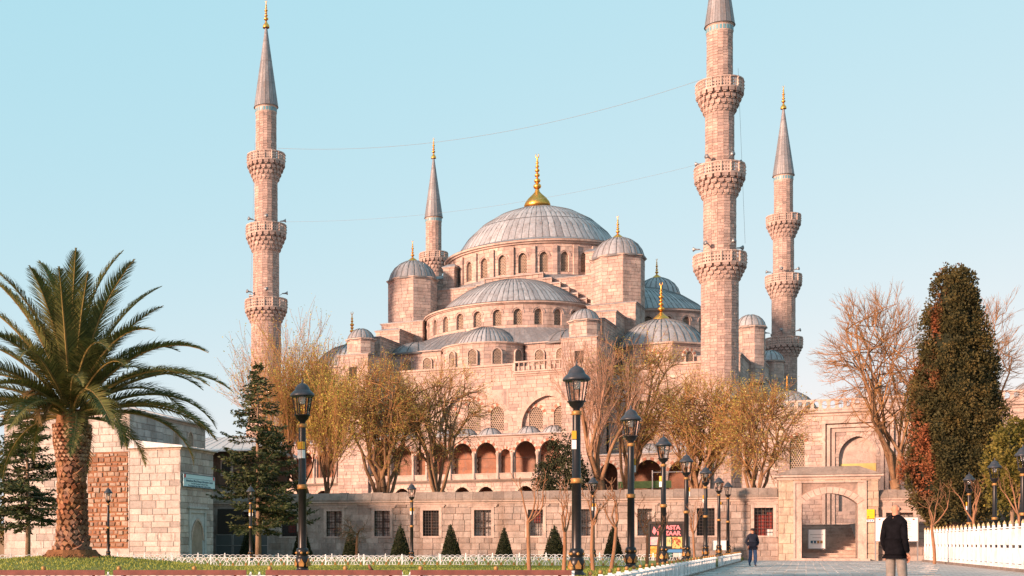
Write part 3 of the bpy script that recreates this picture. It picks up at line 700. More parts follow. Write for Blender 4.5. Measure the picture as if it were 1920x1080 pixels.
# ---------------------------------------------------------------- minarets
def make_minaret():
    t = thing('minaret', '', 'minaret')
    mb = MB()
    for z0, z1, r in ((0, 26.3, 1.72), (29.0 - 1.1, 34.4, 1.5), (37.4 - 1.1, 42.5, 1.32), (45.5 - 1.0, 50.3, 1.19)):
        P = ngon((0, 0), r, 16, pi / 16)
        for i in range(16):
            f = plane(P[i], P[(i + 1) % 16]); ashlar(mb, f, 0, f.L, z0, z1, .62, .29, (), 200 + i, .012, .022)
    mb.build('shaft', [M_minar, M_mortar], t)
    mb = MB(); P = ngon((0, 0), 2.3, 8, pi / 8)
    for i in range(8): f = plane(P[i], P[(i + 1) % 8]); ashlar(mb, f, 0, f.L, 0, 14.5, .9, .46, (), 230 + i)
    mb.build('pedestal', [M_minar, M_mortar], t)
    mb = MB(); mb.prism(P, 14.5, 16.2, ngon((0, 0), 1.8, 8, pi / 8)); mb.build('pedestal_shoulder', M_trim, t)
    for zb, zp, r0, r1, h in ((26.3, 27.75, 1.72, 2.38, 1.2), (34.4, 36.3, 1.5, 2.27, 1.18), (42.5, 44.5, 1.32, 2.14, 1.1)):
        b = MB(); b.lathe([(r0 - .1, zb - .15), (r0 + .06, zb), (r0 + (r1 - r0) * .45, zb + (zp - zb) * .5), (r1 - .25, zp - .1), (r1 - .1, zp)], 32)
        for q in range(4):
            za = zb + (zp - zb) * (q * .25 + .02); zt = zb + (zp - zb) * (q * .25 + .24)
            rr = r0 + (r1 - r0) * (.22 + .26 * q); n = 20
            for i in range(n):
                a = 2 * pi * (i + .5 * (q % 2)) / n; f = cyl((0, 0), rr, a); wd = 2 * pi * rr / n
                fbox(b, f, -wd * .36, wd * .36, -.28, .05, za + (zt - za) * .3, zt); fbox(b, f, -wd * .2, wd * .2, -.25, -.02, za, za + (zt - za) * .32)
        bo = b.build('balcony_corbel', M_minar, t)
        b = MB(); b.lathe([(r1 - .3, zp), (r1 + .04, zp), (r1 + .06, zp + .14), (r1 - .3, zp + .16)], 32); b.lathe([(r1 - .12, zp + h - .12), (r1 + .05, zp + h - .12), (r1 + .05, zp + h), (r1 - .12, zp + h)], 32)
        n = 16; P = ngon((0, 0), r1, n)
        for i in range(n):
            f = plane(P[i], P[(i + 1) % n]); L = f.L; cw = L * .88 / 3; ch = (h - .26) / 3
            fbox(b, f, -L * .06, L * .06, -.1, .07, zp + .1, zp + h)
            for gx in range(3):
                for gz in range(3):
                    cx = L * .06 + (gx + .5) * cw; cz = zp + .14 + (gz + .5) * ch
                    o4 = [(-.5, -.5), (.5, -.5), (.5, .5), (-.5, .5)]
                    out = [(cx + a_ * cw, cz + b_ * ch) for a_, b_ in o4]; inn = [(cx + a_ * cw * .5, cz + b_ * ch * .5) for a_, b_ in o4]
                    b.add([f(x, 0, z) for x, z in out] + [f(x, 0, z) for x, z in inn] + [f(x, -.08, z) for x, z in inn], [q_ for k_ in range(4) for q_ in ((k_, (k_ + 1) % 4, 4 + (k_ + 1) % 4, 4 + k_), (4 + k_, 4 + (k_ + 1) % 4, 8 + (k_ + 1) % 4, 8 + k_))])
            for gz in range(3):
                b.ball(f(0, .1, zp + .3 + gz * .32), .055, 6, 4)
        b.build('balcony_parapet', M_trim, bo)
        b = MB(); b.lathe([(r1 - .25, zp + .165), (.9, zp + .17)], 24); b.build('balcony_floor', M_dstone, bo)
    mb = MB(); mb.lathe([(1.2, 50.25), (1.23, 50.3), (1.23, 50.9), (1.36, 51.05)], 32)
    for i in range(24):
        f = cyl((0, 0), 1.235, 2 * pi * i / 24); mb.mi = 1; fbox(mb, f, -.1, .1, -.05, .02, 50.4, 50.82); mb.mi = 0
    mb.build('tile_band', [M_trim, simple('blue_tile', (.12, .28, .34), .4)], t)
    mb = MB(); n = 16
    for i in range(n):
        a0, a1 = 2 * pi * (i + .04) / n, 2 * pi * (i + .96) / n
        for z0, z1 in ((51.05, 53.6), (53.65, 56.2), (56.25, 58.6), (58.65, 60.5)):
            r0, r1 = 1.4 - (z0 - 51.05) / 9.5 * 1.32, 1.4 - (z1 - 51.05) / 9.5 * 1.32
            mb.add([(r0 * cos(a0), r0 * sin(a0), z0), (r0 * cos(a1), r0 * sin(a1), z0), (r1 * cos(a1), r1 * sin(a1), z1), (r1 * cos(a0), r1 * sin(a0), z1)], [(0, 1, 2, 3)])
    mb.mi = 1; mb.lathe([(1.2, 51.0), (1.43, 51.02), (1.38, 51.06), (.06, 60.55)], 32)
    mb.build('cone_roof', [M_lead2, M_seam], t)
    finial(t, (0, 0, 60.3), 3.1, .55)
    b = MB(); b.tube([(0, 0, 0), (.22, 0, .02), (.4, 0, .04), (.62, 0, .06)], [.06, .07, .1, .24], 10); b.tube([(0, 0, 0), (-.15, 0, -.12), (-.3, 0, -.2)], .03, 5); sm_ = b.mesh('loudspeaker', M_metal, True)
    for zc_, r in ((29.7, 1.85), (38.0, 1.65)):
        for a in (.5, 1.7, 2.9, 4.1, 5.2): link('loudspeaker', sm_, t, (r * cos(a), r * sin(a), zc_), a)
    return t
mp_ = make_minaret()
for i, (x, y, lab) in enumerate(((2.69, 144.85, 'tall slender stone minaret at the far left, standing behind the dark conifer'), (46.12, 122.1, 'thickest, nearest minaret, its tip cut by the top of the picture'),
                                 (29.34, 194.06, 'farthest minaret, half hidden behind the left side of the main dome'), (73.61, 171.9, 'rightmost slender minaret, rising behind the courtyard domes'))):
    o = mp_ if i == 0 else copy_tree(mp_); o.location = (x, y, 0); o.rotation_euler = (0, 0, MA + .2 * i); tag(o, lab, 'minaret', 'minarets of the mosque')
def wire(p0, p1, sag, r, lab, n=24):
    a, b = Vector(p0), Vector(p1); mb = MB()
    mb.tube([tuple(a.lerp(b, i / n) - Vector((0, 0, sag * 4 * (i / n) * (1 - i / n)))) for i in range(n + 1)], r, 4); tag(mb.build('wire', M_wire), lab, 'wire', 'wires strung between the minarets')
wire((4.0, 144.3, 46.2), (44.9, 122.6, 46.2), 2.2, .016, 'upper thin cable sagging between the left minaret and the thick right one')
wire((4.0, 144.3, 37.8), (44.8, 122.6, 38), 1.5, .010, 'lower thin cable sagging between the left minaret and the thick right one')
wire((47.9, 122.1, 47), (48.5, 121.9, 30), 0, .012, 'cable hanging down along the right edge of the thick minaret')
wire((1.4, 144.6, 47), (.9, 144.5, 29), 0, .012, 'cable hanging down along the left edge of the left minaret')
# ---------------------------------------------------------------- courtyard building
court = thing('courtyard_building', 'lower courtyard range with balustrade and arched portal, right of the mosque hall', 'building', (MX, MY, 0), MA)
f = plane((26.6, -28), (62, -28)); mb = MB()
portal = (37.0 - 26.6, 3.1, 4.0, 6.9)
lw = [(28.1, 1.25), (31.9, 1.25), (43.5, 1.25), (47, 1.25), (50.5, 1.25)]
holes = [(portal[0] - 1.55, portal[0] + 1.55, 4.0, 10.9)] + [(c - 26.6 - w_ / 2, c - 26.6 + w_ / 2, 7.9, 11.0) for c, w_ in lw]
ashlar(mb, f, 0, f.L, 0, 13.2, .9, .38, holes, 300)
for c, w_ in lw: arch_fill(mb, f, c - 26.6, 7.9, w_, 3.1, .56, 11.0, .012, -.3, 6)
arch_fill(mb, f, portal[0], 4, 3.1, 6.9, .62, 10.9, .012, -.4, 10)
cw_ = mb.build('wall', SM, court)
for c, w_ in lw:
    w2 = win(court, (c, -27.92, 7.9), 0, w_, 3.1, .56, 6, .06); mb = MB(); g_ = plane((-1, 0), (1, 0)); arch_ring(mb, g_, 1, 0, w_ + .1, 3.15, .56, .34, -.03, .13, 11); mb.build('arch_stones', [M_white, M_red], w2)
mb = MB()   # moulded rectangular portal frame
for i, (hw_, zt, d) in enumerate(((2.95, 12.4, .30), (2.55, 12.0, .22), (2.15, 11.6, .13))):
    for sx in (-1, 1): fbox(mb, f, portal[0] + (sx * hw_ if sx < 0 else hw_ - .28), portal[0] + (sx * hw_ + .28 if sx < 0 else hw_), -.1, d, 0, zt)
    fbox(mb, f, portal[0] - hw_ + .28, portal[0] + hw_ - .28, -.1, d, zt - .28, zt)
arch_ring(mb, f, portal[0], 4, 3.1, 6.9, .62, .3, -.02, .1, 21, False)
mb.build('portal_frame', [M_trim], court)
mb = MB(); fbox(mb, f, portal[0] - 1.55, portal[0] + 1.55, -.6, -.38, 4, 10.9); mb.build('portal_panel', M_trim, court)
mb = MB(); fbox(mb, f, portal[0] - 1.5, portal[0] + 1.5, -.36, -.34, 6.6, 8.4); mb.build('yellow_board', simple('yellow_panel', (.60, .46, .17), .7, nscale=1.5, namt=.15), court)
mb = MB(); cornice(mb, [(26.6, -28), (62, -28)], [(-.2, 12.85), (.06, 12.87), (.1, 13.05), (.3, 13.15), (.32, 13.35), (-6, 13.4)]); mb.build('cornice', [M_trim], court)
balustrade(court, (27, -28.1), (61.5, -28.1), 13.4, 1.0, .68, square=True)
mb = MB(); mb.box(26.7, 62, -27.0, -14, 10, 13.3); mb.build('range_roof', M_lead2, court)
for i, (p_, q_, r) in enumerate(((30.6, -23.2, 2.6), (38.7, -23.2, 2.6), (45.2, -23.2, 2.6), (51.7, -23.2, 2.6), (39.2, -6, 2.6), (35.5, -23.2, 1.0))):
    if r < 2: continue
    mb = MB(); mb.lathe([(r + .2, 13.0), (r + .2, 14.0), (r + .35, 14.1), (r, 14.2)], 24, c=(p_, q_)); o = mb.build('dome_drum', M_trim, court)
    d = dome(o, 'court_dome', (p_, q_), r, 14.1, 1.75, 22, 1, rib=.03, lob=.006); finial(d, (p_, q_, 15.8), 1.6, .8)
mb = MB(); mb.lathe([(5.2, 10), (5.2, 14.6), (5.5, 14.8), (5, 15)], 32, c=(56, -24)); o = mb.build('dome_drum', M_trim, court); dome(o, 'court_dome', (56, -24), 4.9, 14.9, 3.3, 30, 1, rib=.04, lob=.006)
# ---------------------------------------------------------------- single stones as parts
PALE = [(.36, .325, .305), (.46, .42, .40), (.52, .48, .455), (.41, .37, .35), (.55, .51, .48), (.31, .28, .265), (.50, .455, .43), (.53, .485, .455), (.44, .38, .345)]
M_pale = stone('pale_ashlar', PALE, 'object', samt=.35, dirt=.3)
M_palej = stone('pale_ashlar_joined', PALE, 'island', samt=.35, dirt=.3)
WALLC = [(.36, .285, .25), (.43, .35, .31), (.48, .395, .35), (.27, .21, .185), (.51, .435, .39), (.39, .31, .27), (.45, .37, .33), (.33, .24, .20)]
M_wallst = stone('park_wall_stone', WALLC, 'object', stain=(.15, .085, .05), samt=.75, dirt=.45)
M_rub = stone('rubble_stone', [(.28, .16, .105), (.40, .28, .2), (.46, .37, .30), (.23, .12, .08), (.36, .22, .15), (.5, .42, .35), (.33, .25, .2)], 'object', stain=(.2, .08, .04), samt=.5, dirt=.5)
M_rubmort = simple('rubble_mortar', (.24, .11, .06), .95, nscale=3)
M_wmort = simple('wall_mortar', (.30, .235, .19), .95, nscale=2)
M_cop = stone('coping_stone', [(.27, .22, .19), (.33, .27, .23), (.23, .185, .16)], 'object', samt=.6, dirt=.5)
def block_meshes(name, mat, nvar=6, irr=.0, seed=0):
    out = []; R = random.Random(seed)
    for v in range(nvar):
        j = lambda: R.uniform(-irr, irr); mb = MB(); e = .035; ez = .06
        fr = [(-.5 + e + j(), -.5, -.5 + ez + j()), (.5 - e + j(), -.5, -.5 + ez + j()), (.5 - e + j(), -.5, .5 - ez + j()), (-.5 + e + j(), -.5, .5 - ez + j())]
        md = [(-.5, -.2, -.5), (.5, -.2, -.5), (.5, -.2, .5), (-.5, -.2, .5)]; bk = [(x, .5, z) for x, _, z in md]
        if irr: fr.append((j(), -.5 - abs(j()) * 2, j()))
        n = len(fr); mb.v = fr + md + bk
        mb.f = ([(0, 1, 4), (1, 2, 4), (2, 3, 4), (3, 0, 4)] if irr else [(0, 1, 2, 3)]) + [(n + i, n + (i + 1) % 4, (i + 1) % 4, i) for i in range(4)] + [(n + 4 + i, n + 4 + (i + 1) % 4, n + (i + 1) % 4, n + i) for i in range(4)]
        mb.m = [0] * len(mb.f); out.append(mb.mesh(name, mat))
    return out
def courses(s0, s1, z0, z1, bw, bh, holes=(), seed=0):
    R = random.Random(seed); lv = [z0]; cuts = sorted({round(h[k], 4) for h in holes for k in (2, 3) if z0 + .02 < h[k] < z1 - .02} | {round(z1, 4)})
    for c in cuts:
        n = max(1, round((c - lv[-1]) / bh)); b = lv[-1]; hs = [R.uniform(.75, 1.25) for _ in range(n)]; t = sum(hs); acc = b
        for h in hs: acc += h / t * (c - b); lv.append(acc)
    for a, b in zip(lv[:-1], lv[1:]):
        iv = [(s0, s1)]
        for (ha, hb, hza, hzb) in holes:
            if hza < (a + b) / 2 < hzb:
                iv = [y for x in iv for y in ([x] if hb <= x[0] or ha >= x[1] else [(x[0], ha), (hb, x[1])])]
        for (x, y) in iv:
            if y - x < .03: continue
            p = x - R.uniform(0, .5) * bw
            while p < y - .01:
                q = min(p + bw * R.uniform(.6, 1.45), y)
                if y - q < .3 * bw: q = y
                if q - max(p, x) > .06: yield max(p, x), q, a, b
                p = q
def wall_core(f, s0, s1, z0, z1, d0, d1, holes, name, mat, parent):
    mb = MB(); zs = sorted({z0, z1} | {h[k] for h in holes for k in (2, 3) if z0 < h[k] < z1})
    for a, b in zip(zs[:-1], zs[1:]):
        iv = [(s0, s1)]
        for (ha, hb, hza, hzb) in holes:
            if hza < (a + b) / 2 < hzb: iv = [y for x in iv for y in ([x] if hb <= x[0] or ha >= x[1] else [(x[0], ha), (hb, x[1])])]
        for x, y in iv:
            if y - x > .01: fbox(mb, f, x, y, d0, d1, a, b)
    return mb.build(name, mat, parent)
def lay_stones(parent, p0, p1, z0, z1, bw, bh, holes, seed, meshes, name, keep=None, jit=.015, gap=.01, joinmat=None, depth=.12, wob=0.):
    f = plane(p0, p1); rz = atan2(p1[1] - p0[1], p1[0] - p0[0]); R = random.Random(seed + 7); rest = MB(); n = 0
    for a, b, c, d in courses(0, f.L, z0, z1, bw, bh, holes, seed):
        if keep and not keep((a + b) / 2, (c + d) / 2):
            j = R.uniform(0, jit); fbox(rest, f, a + gap / 2, b - gap / 2, -.06, j, c + gap / 2, d - gap / 2); continue
        j = R.uniform(0, jit); x, y, _ = f((a + b) / 2, j - depth / 2, 0)
        link(name, meshes[R.randrange(len(meshes))], parent, (x, y, (c + d) / 2 + R.uniform(-wob, wob) * .4), (0, R.uniform(-wob, wob), rz), ((b - a - gap) * R.uniform(1 - wob * 2, 1), depth, (d - c - gap) * R.uniform(1 - wob * 3, 1 + wob))); n += 1
    if rest.v: stuff(rest.build(name + '_joined', joinmat, parent))
    return n
ST_pale = block_meshes('stone', M_pale, 5, 0, 1); ST_wall = block_meshes('stone', M_wallst, 6, .02, 2); ST_rub = block_meshes('rubble_stone', M_rub, 10, .11, 3); ST_cop = block_meshes('coping_stone', M_cop, 5, .02, 4)
# ---------------------------------------------------------------- park wall
WA = atan2(-.3147, .949); WO = (5.57, 91.0)
def ww_(s, d=0., z=0.): return (WO[0] + .949 * s - .3147 * d, WO[1] - .3147 * s - .949 * d, z)
M_iron = simple('iron_bars', (.05, .045, .045), .6, .3)
M_redp = simple('red_painted_wood', (.20, .035, .028), .6, nscale=6, namt=.4)
M_glass2 = simple('window_glass_bright', (.42, .38, .36), .15, nscale=2.5, namt=.9)
WINS = [(-5.87, -4.92), (-2.88, -1.71), (.48, 1.62), (3.99, 5.11), (7.46, 8.59), (11.03, 12.2), (14.69, 15.69), (18.05, 19.02), (21.83, 22.75), (25.55, 26.66), (29.05, 30.2)]
def grille_mesh(w, h, nx, nz):
    mb = MB()
    for i in range(nx + 1): x = -w / 2 + w * i / nx; mb.box(x - .014, x + .014, -.014, .014, 0, h)
    for i in range(1, nz): z = h * i / nz; mb.box(-w / 2, w / 2, -.02, .012, z - .014, z + .014)
    return mb.mesh('grille', M_iron)
def barred_window(parent, s0, s1, z0, z1, mode, nx=6, nz=9, hood=True):
    w, h, c = s1 - s0, z1 - z0, (s0 + s1) / 2; mb = MB()
    for x0, x1, a, b in ((-w / 2 - .2, -w / 2, -.12, h + .2), (w / 2, w / 2 + .2, -.12, h + .2)): mb.box(x0, x1, -.05, .5, a, b)
    mb.box(-w / 2, w / 2, -.05, .5, h, h + .2); mb.box(-w / 2, w / 2, -.05, .5, -.12, 0)
    if hood: mb.box(-w / 2 - .42, w / 2 + .42, -.12, .05, h + .3, h + .38); mb.box(-w / 2 - .36, w / 2 + .36, -.08, .05, h + .2, h + .3)
    o = mb.build('window', M_trim, parent, loc=(c, 0, z0))
    link('grille', grille_mesh(w, h, nx, nz), o, (0, .08, 0))
    mb = MB(); mb.box(-w / 2, w / 2, .46, .5, 0, h); mb.build('pane', {0: M_pane, 1: M_pane, 2: M_glass2, 3: M_glass2}[mode], o)
    if mode in (1, 3): mb = MB(); mb.box(-w * .12, w * .34, .3, .34, h * .15 if mode == 1 else h * .5, h * .97); mb.build('shutter', M_redp, o)
    if mode in (0, 2):
        mb = MB()
        for zz in (.3, .55): mb.box(-w / 2, w / 2, .36, .42, h * zz, h * zz + .07)
        mb.box(-.04, .04, .37, .43, 0, h); mb.build('sash', M_wood, o)
    return o
pw = thing('park_wall', 'long weathered stone precinct wall with barred windows behind the white hoop fences', 'wall', (WO[0], WO[1], 0), WA)
holes = [(a, b, 1.58, 3.38) for a, b in WINS]; hf = [(a - .2, b + .2, 1.46, 3.58) for a, b in WINS]
f0 = plane((-9.6, 0), (30.5, 0)); sh = lambda H: [(a + 9.6, b + 9.6, c, d) for a, b, c, d in H]
wall_core(f0, 0, 40.1, -.3, 3.9, -.6, -.03, sh(holes), 'mortar_core', M_wmort, pw)
n1 = lay_stones(pw, (-9.6, 0), (30.5, 0), -.15, 3.86, .78, .43, sh(hf), 11, ST_wall, 'stone', keep=lambda s, z: s > 14.0 and z > .3, jit=.035, gap=.012, joinmat=stone('wall_joined', WALLC, 'island', stain=(.15, .085, .05), samt=.75, dirt=.45))
for i, (a, b) in enumerate(WINS[:-1]): barred_window(pw, a, b, 1.58, 3.38, (0, 1, 2, 2, 0, 2, 3, 2, 2, 0)[i])
o = barred_window(pw, 29.05, 30.2, 1.58, 3.38, 0, 5, 8)
mb = MB(); mb.box(-.5, .18, .28, .33, 0, 1.35); mb.box(.22, .55, .28, .33, .3, 1.5); mb.build('shutter', M_redp, o)
mb = MB(); mb.box(.2, .55, .2, .24, 0, .42); mb.build('notice', simple('paper', (.75, .74, .72), .8), o)
def coping(parent, s0, s1, z0, zr, front=.0, seed=0, tw=.62):
    mb = MB(); cornice(mb, [(s0, 0), (s1, 0)], [(-.05, z0 - .1), (.05, z0 - .1), (.1, z0 + .02), (.2, z0 + .08), (.2, z0 + .14), (-.3, z0 + .14)]); mb.build('string_course', [M_trim], parent)
    R = random.Random(seed); s = s0; i = 0
    pr = MB(); pr.add([(-.5, -.2, 0), (.5, -.2, 0), (.5, .8, 0), (-.5, .8, 0), (-.5, -.2, .16), (.5, -.2, .16), (.5, .1, .75), (-.5, .1, .75), (.5, .5, .75), (-.5, .5, .75), (.5, .8, .16), (-.5, .8, .16)],
        [(0, 1, 5, 4), (4, 5, 6, 7), (7, 6, 8, 9), (9, 8, 10, 11), (11, 10, 2, 3), (0, 4, 7, 9, 11, 3), (1, 2, 10, 8, 6, 5)])
    me = pr.mesh('coping_stone', M_cop)
    while s < s1 - .05:
        q = min(s + tw * R.uniform(.8, 1.3), s1)
        link('coping_stone', me, parent, ((s + q) / 2, R.uniform(-.02, .02), z0 + .145), (R.uniform(-.012, .012), 0, 0), (q - s - .012, 1, (zr - z0 - .14) / .75 * R.uniform(.95, 1.04))); s = q
coping(pw, -9.6, 30.5, 3.9, 4.66, seed=3)
pw2 = thing('park_wall', 'shorter length of weathered stone wall right of the gate, behind the information board', 'wall', (WO[0], WO[1], 0), WA)
W2 = [(36.75, 38.3), (40.6, 41.5), (46, 47.2)]
f1 = plane((36.3, 0), (64, 0)); h2 = [(a - 36.3, b - 36.3, 1.5, 3.0) for a, b in W2]; h2f = [(a - .2, b + .2, c - .12, d + .2) for a, b, c, d in h2]
wall_core(f1, 0, 27.7, -.3, 3.75, -.6, -.03, h2, 'mortar_core', M_wmort, pw2)
lay_stones(pw2, (36.3, 0), (64, 0), -.15, 3.7, .9, .5, h2f, 12, ST_wall, 'stone', keep=lambda s, z: s < 14, jit=.05, joinmat=bpy.data.materials['wall_joined'])
for a, b in W2: barred_window(pw2, a, b, 1.5, 3.0, 2, 6, 7)
coping(pw2, 36.3, 64, 3.75, 4.45, seed=4)
# gate
gate = thing('gate', 'arched stone gateway with low hipped cap in the park wall', 'gate', (WO[0], WO[1], 0), WA)
GY = -.35; f2 = plane((30.5, GY), (36.3, GY)); go_ = (31.85 - 30.5, 35.1 - 30.5, -.2, 4.25)
wall_core(f2, 0, 5.8, -.3, 5.2, -1.0, -.03, [go_], 'mortar_core', M_wmort, gate)
lay_stones(gate, (30.5, GY), (36.3, GY), -.1, 5.2, .8, .55, [(.95, 5.0, -.2, 5.0)], 13, block_meshes('stone', stone('gate_stone', [(.42, .33, .25), (.5, .4, .31), (.55, .45, .35), (.46, .34, .25)], 'object', samt=.5), 5, .02, 9), 'stone', jit=.02)
mb = MB()
for a, b in ((.95, 1.35), (4.6, 5.0)): fbox(mb, f2, a, b, -.9, .04, -.05, 4.98)
mb.build('jamb', M_trim, gate)
mb = MB(); fbox(mb, f2, 1.35, 4.6, -.9, -.02, 4.25, 4.98); arch_fill(mb, f2, 2.975, 0, 3.25, 4.25, -.21, 4.3, .0, -.9, 8); mb.build('tympanum', [M_wallst], gate)
mb = MB(); arch_ring(mb, f2, 2.975, 0, 3.25, 4.25, -.21, .42, -.02, .08, 11, False); mb.build('arch_stones', [M_trim], gate)
mb = MB()
for a, b, c, d in ((.85, .98, 0, 5.05), (4.97, 5.1, 0, 5.05), (.98, 4.97, 4.92, 5.05)): fbox(mb, f2, a, b, -.02, .10, c, d)
mb.build('frame_moulding', M_trim, gate)
mb = MB(); gp = [(30.5, GY), (36.3, GY), (36.3, .7), (30.5, .7)]
cornice(mb, gp, [(-.1, 5.1), (.06, 5.12), (.1, 5.25), (.24, 5.32), (.24, 5.42), (-.2, 5.46)], True); mb.build('cornice', [M_trim], gate)
mb = MB(); mb.prism([(30.3, GY - .2), (36.5, GY - .2), (36.5, .9), (30.3, .9)], 5.45, 5.98, [(31.6, 0), (35.2, 0), (35.2, .35), (31.6, .35)]); mb.build('cap', M_cop, gate)
mb = MB(); mb.box(31.2, 35.75, GY - .45, GY + .5, -.1, .12); mb.build('threshold', M_trim, gate)
for x in (31.9,):
    mb = MB(); mb.box(x - .05, x + .05, .2, 1.6, 0, 3.6); mb.build('door_leaf', M_wood, gate)
M_step = stone('step_stone', [(.48, .36, .30), (.58, .45, .38), (.53, .41, .34)], 'object', samt=.3)
# stairs behind the gate
stairs = thing('stairs', 'stone steps climbing behind the arched gateway', 'stairs', (WO[0], WO[1], 0), WA)
for i in range(11):
    mb = MB(); mb.box(31.4, 35.6, 1.0 + i * .55, 8.2, i * .215 - .02, (i + 1) * .215 - .05); mb.box(31.4, 35.6, .93 + i * .55, 8.2, (i + 1) * .215 - .049, (i + 1) * .215); mb.build('step', M_step, stairs)
for x in (31.2, 35.75): mb = MB(); mb.box(x - .2, x + .2, 1.0, 8.2, 0, 2.4); mb.build('side_wall', M_wallst, stairs)
# ---------------------------------------------------------------- pale stone building on the left
LA = atan2(-.376, .927)
lb = thing('stone_building', 'pale ashlar building with lead roofs behind the palm tree', 'building', (-3.95, 80, 0), LA)
panel = (-6.64, -3.71, .75, 6.98)
mb = MB(); mb.box(-13.03, -3.63, .03, 12.1, -.3, 9.5); mb.box(-3.63, -.03, .03, 5.23, -.3, 7.1); mb.build('mortar_core', M_wmort, lb)
lay_stones(lb, (-13.03, 0), (-3.6, 0), 0, 9.45, .95, .43, [(panel[0] + 13.03, panel[1] + 13.03, panel[2], panel[3])], 21, ST_pale, 'stone', keep=lambda s, z: s > 2.6 and z > .9, joinmat=M_palej)
lay_stones(lb, (-3.6, 0), (0, 0), 0, 7.05, .95, .43, [], 22, ST_pale, 'stone', joinmat=M_palej)
lay_stones(lb, (0, 0), (0, 5.26), 0, 7.05, .9, .43, [(1.29, 4.02, 0, 3.3)], 23, ST_pale, 'stone', keep=lambda s, z: z < 6.9, joinmat=M_palej)
mb = MB(); f = plane((-3.6, 5), (-3.6, 12.1)); ashlar(mb, f, 0, f.L, 6.5, 9.45, .9, .43, [(1.61, 2.48, 7.9, 8.95), (3.82, 4.92, 7.9, 8.95)], 24); f = plane((-3.6, 0), (-3.6, 5)); ashlar(mb, f, 0, f.L, 7.2, 9.45, .9, .43, [], 25); stuff(mb.build('upper_side_stones', [M_palej, M_wmort], lb))
mb = MB(); mb.box(panel[0], panel[1], -.02, .05, panel[2], panel[3]); mb.build('rubble_bed', M_rubmort, lb)
lay_stones(lb, (panel[0], -.02), (panel[1], -.02), panel[2] + .03, panel[3] - .05, .44, .30, [], 26, ST_rub, 'rubble_stone', jit=.09, gap=.07, wob=.07)
for y in (6.6 + .44, 9.37): win(lb, (-3.56, y, 7.9), pi / 2, .85, 1.1, .7, 4, .09)
mb = MB()
cornice(mb, [(-13.03, 12.1), (-13.03, 0), (-3.6, 0), (-3.6, 12.1)], [(-.05, 9.4), (.06, 9.42), (.1, 9.52), (.22, 9.58), (.22, 9.66), (-.1, 9.68)]); mb.build('cornice', [M_trim], lb)
mb = MB(); cornice(mb, [(-3.6, 0), (0, 0), (0, 5.26)], [(-.05, 7.0), (.05, 7.02), (.08, 7.1), (.2, 7.16), (.2, 7.24), (-.1, 7.26)]); mb.build('cornice', [M_trim], lb)
M_leadb = leadmat('pale_lead_roof', [(.38, .40, .42), (.44, .46, .48)], .25)
def seam_roof(name, eave, ridge, z0, z1, parent, nseam=8):
    mb = MB(); n = len(eave); E = [(x, y, z0) for x, y in eave]; Rr = [(x, y, z1) for x, y in ridge]
    for i in range(n):
        k = (i + 1) % n; mb.mi = 0; mb.add([E[i], E[k], Rr[k], Rr[i]], [(0, 1, 2, 3)]); mb.add([(x, y, z_) for (x, y, z_) in (E[i], E[k])] + [(E[k][0], E[k][1], z0 - .08), (E[i][0], E[i][1], z0 - .08)], [(0, 3, 2, 1)])
        for j in range(nseam + 1):
            t = j / nseam; a = Vector(E[i]).lerp(Vector(E[k]), t); b = Vector(Rr[i]).lerp(Vector(Rr[k]), t); mb.tube([tuple(a), tuple(b)], .03, 4)
    return mb.build(name, M_leadb, parent)
seam_roof('roof', [(-13.3, -.27), (-3.33, -.27), (-3.33, 12.4), (-13.3, 12.4)], [(-9.5, 4.5), (-7.2, 4.5), (-7.2, 7.5), (-9.5, 7.5)], 9.68, 10.75, lb)
seam_roof('porch_roof', [(-3.58, -.25), (.25, -.25), (.25, 5.5), (-3.58, 5.5)], [(-3.55, -.1), (-3.4, 2.2), (-3.4, 5.0), (-3.55, 5.4)], 7.26, 7.75, lb, 5)
# blind doorway on the shaded side
f = plane((0, 0), (0, 5.26)); mb = MB()
for a, b, c, d, e in ((1.29, 1.55, 0, 3.3, .06), (3.76, 4.02, 0, 3.3, .06), (1.55, 3.76, 3.05, 3.3, .06)): fbox(mb, f, a, b, -.2, e, c, d)
fbox(mb, f, 1.15, 4.15, -.05, .16, 3.32, 3.44); arch_fill(mb, f, 2.655, 0, 1.7, 2.55, .8, 3.06, -.02, -.2, 8)
for a, b in ((1.55, 1.805), (3.505, 3.76)): fbox(mb, f, a, b, -.2, -.02, 0, 3.06)
dr = mb.build('door_surround', simple('blue_grey_marble', (.40, .42, .43), .6, nscale=3), lb)
mb = MB(); fbox(mb, f, 1.8, 3.5, -.35, -.2, 0, 2.6); mb.build('door_panel', simple('grey_door', (.38, .41, .44), .6, nscale=4), dr)
mb = MB(); arch_ring(mb, f, 2.655, 0, 1.75, 2.6, .8, .14, -.03, .05, 13, False); mb.build('arch_stones', [M_trim], dr)
def text_mesh(s, size, mat, ext=.002, align='CENTER', bold=0):
    cu = bpy.data.curves.new('lettering', 'FONT'); cu.body = s; cu.size = size; cu.align_x = align; cu.extrude = ext; cu.offset = bold
    o = bpy.data.objects.new('lettering', cu); COL.link(o); dg = bpy.context.evaluated_depsgraph_get(); me = bpy.data.meshes.new_from_object(o.evaluated_get(dg)); bpy.data.objects.remove(o)
    me.materials.clear(); me.materials.append(mat); return me
def text(parent, s, size, mat, loc, rz, bold=0, sx=1.):
    return link('lettering', text_mesh(s, size, mat, bold=bold), parent, loc, (pi / 2, 0, rz), (sx, 1, 1))
M_signblue = simple('sign_pale_blue', (.46, .66, .72), .6); M_ink = simple('sign_ink', (.03, .10, .16), .6); M_inkr = simple('sign_red', (.5, .04, .04), .6); M_paper = simple('sign_white', (.78, .77, .75), .7)
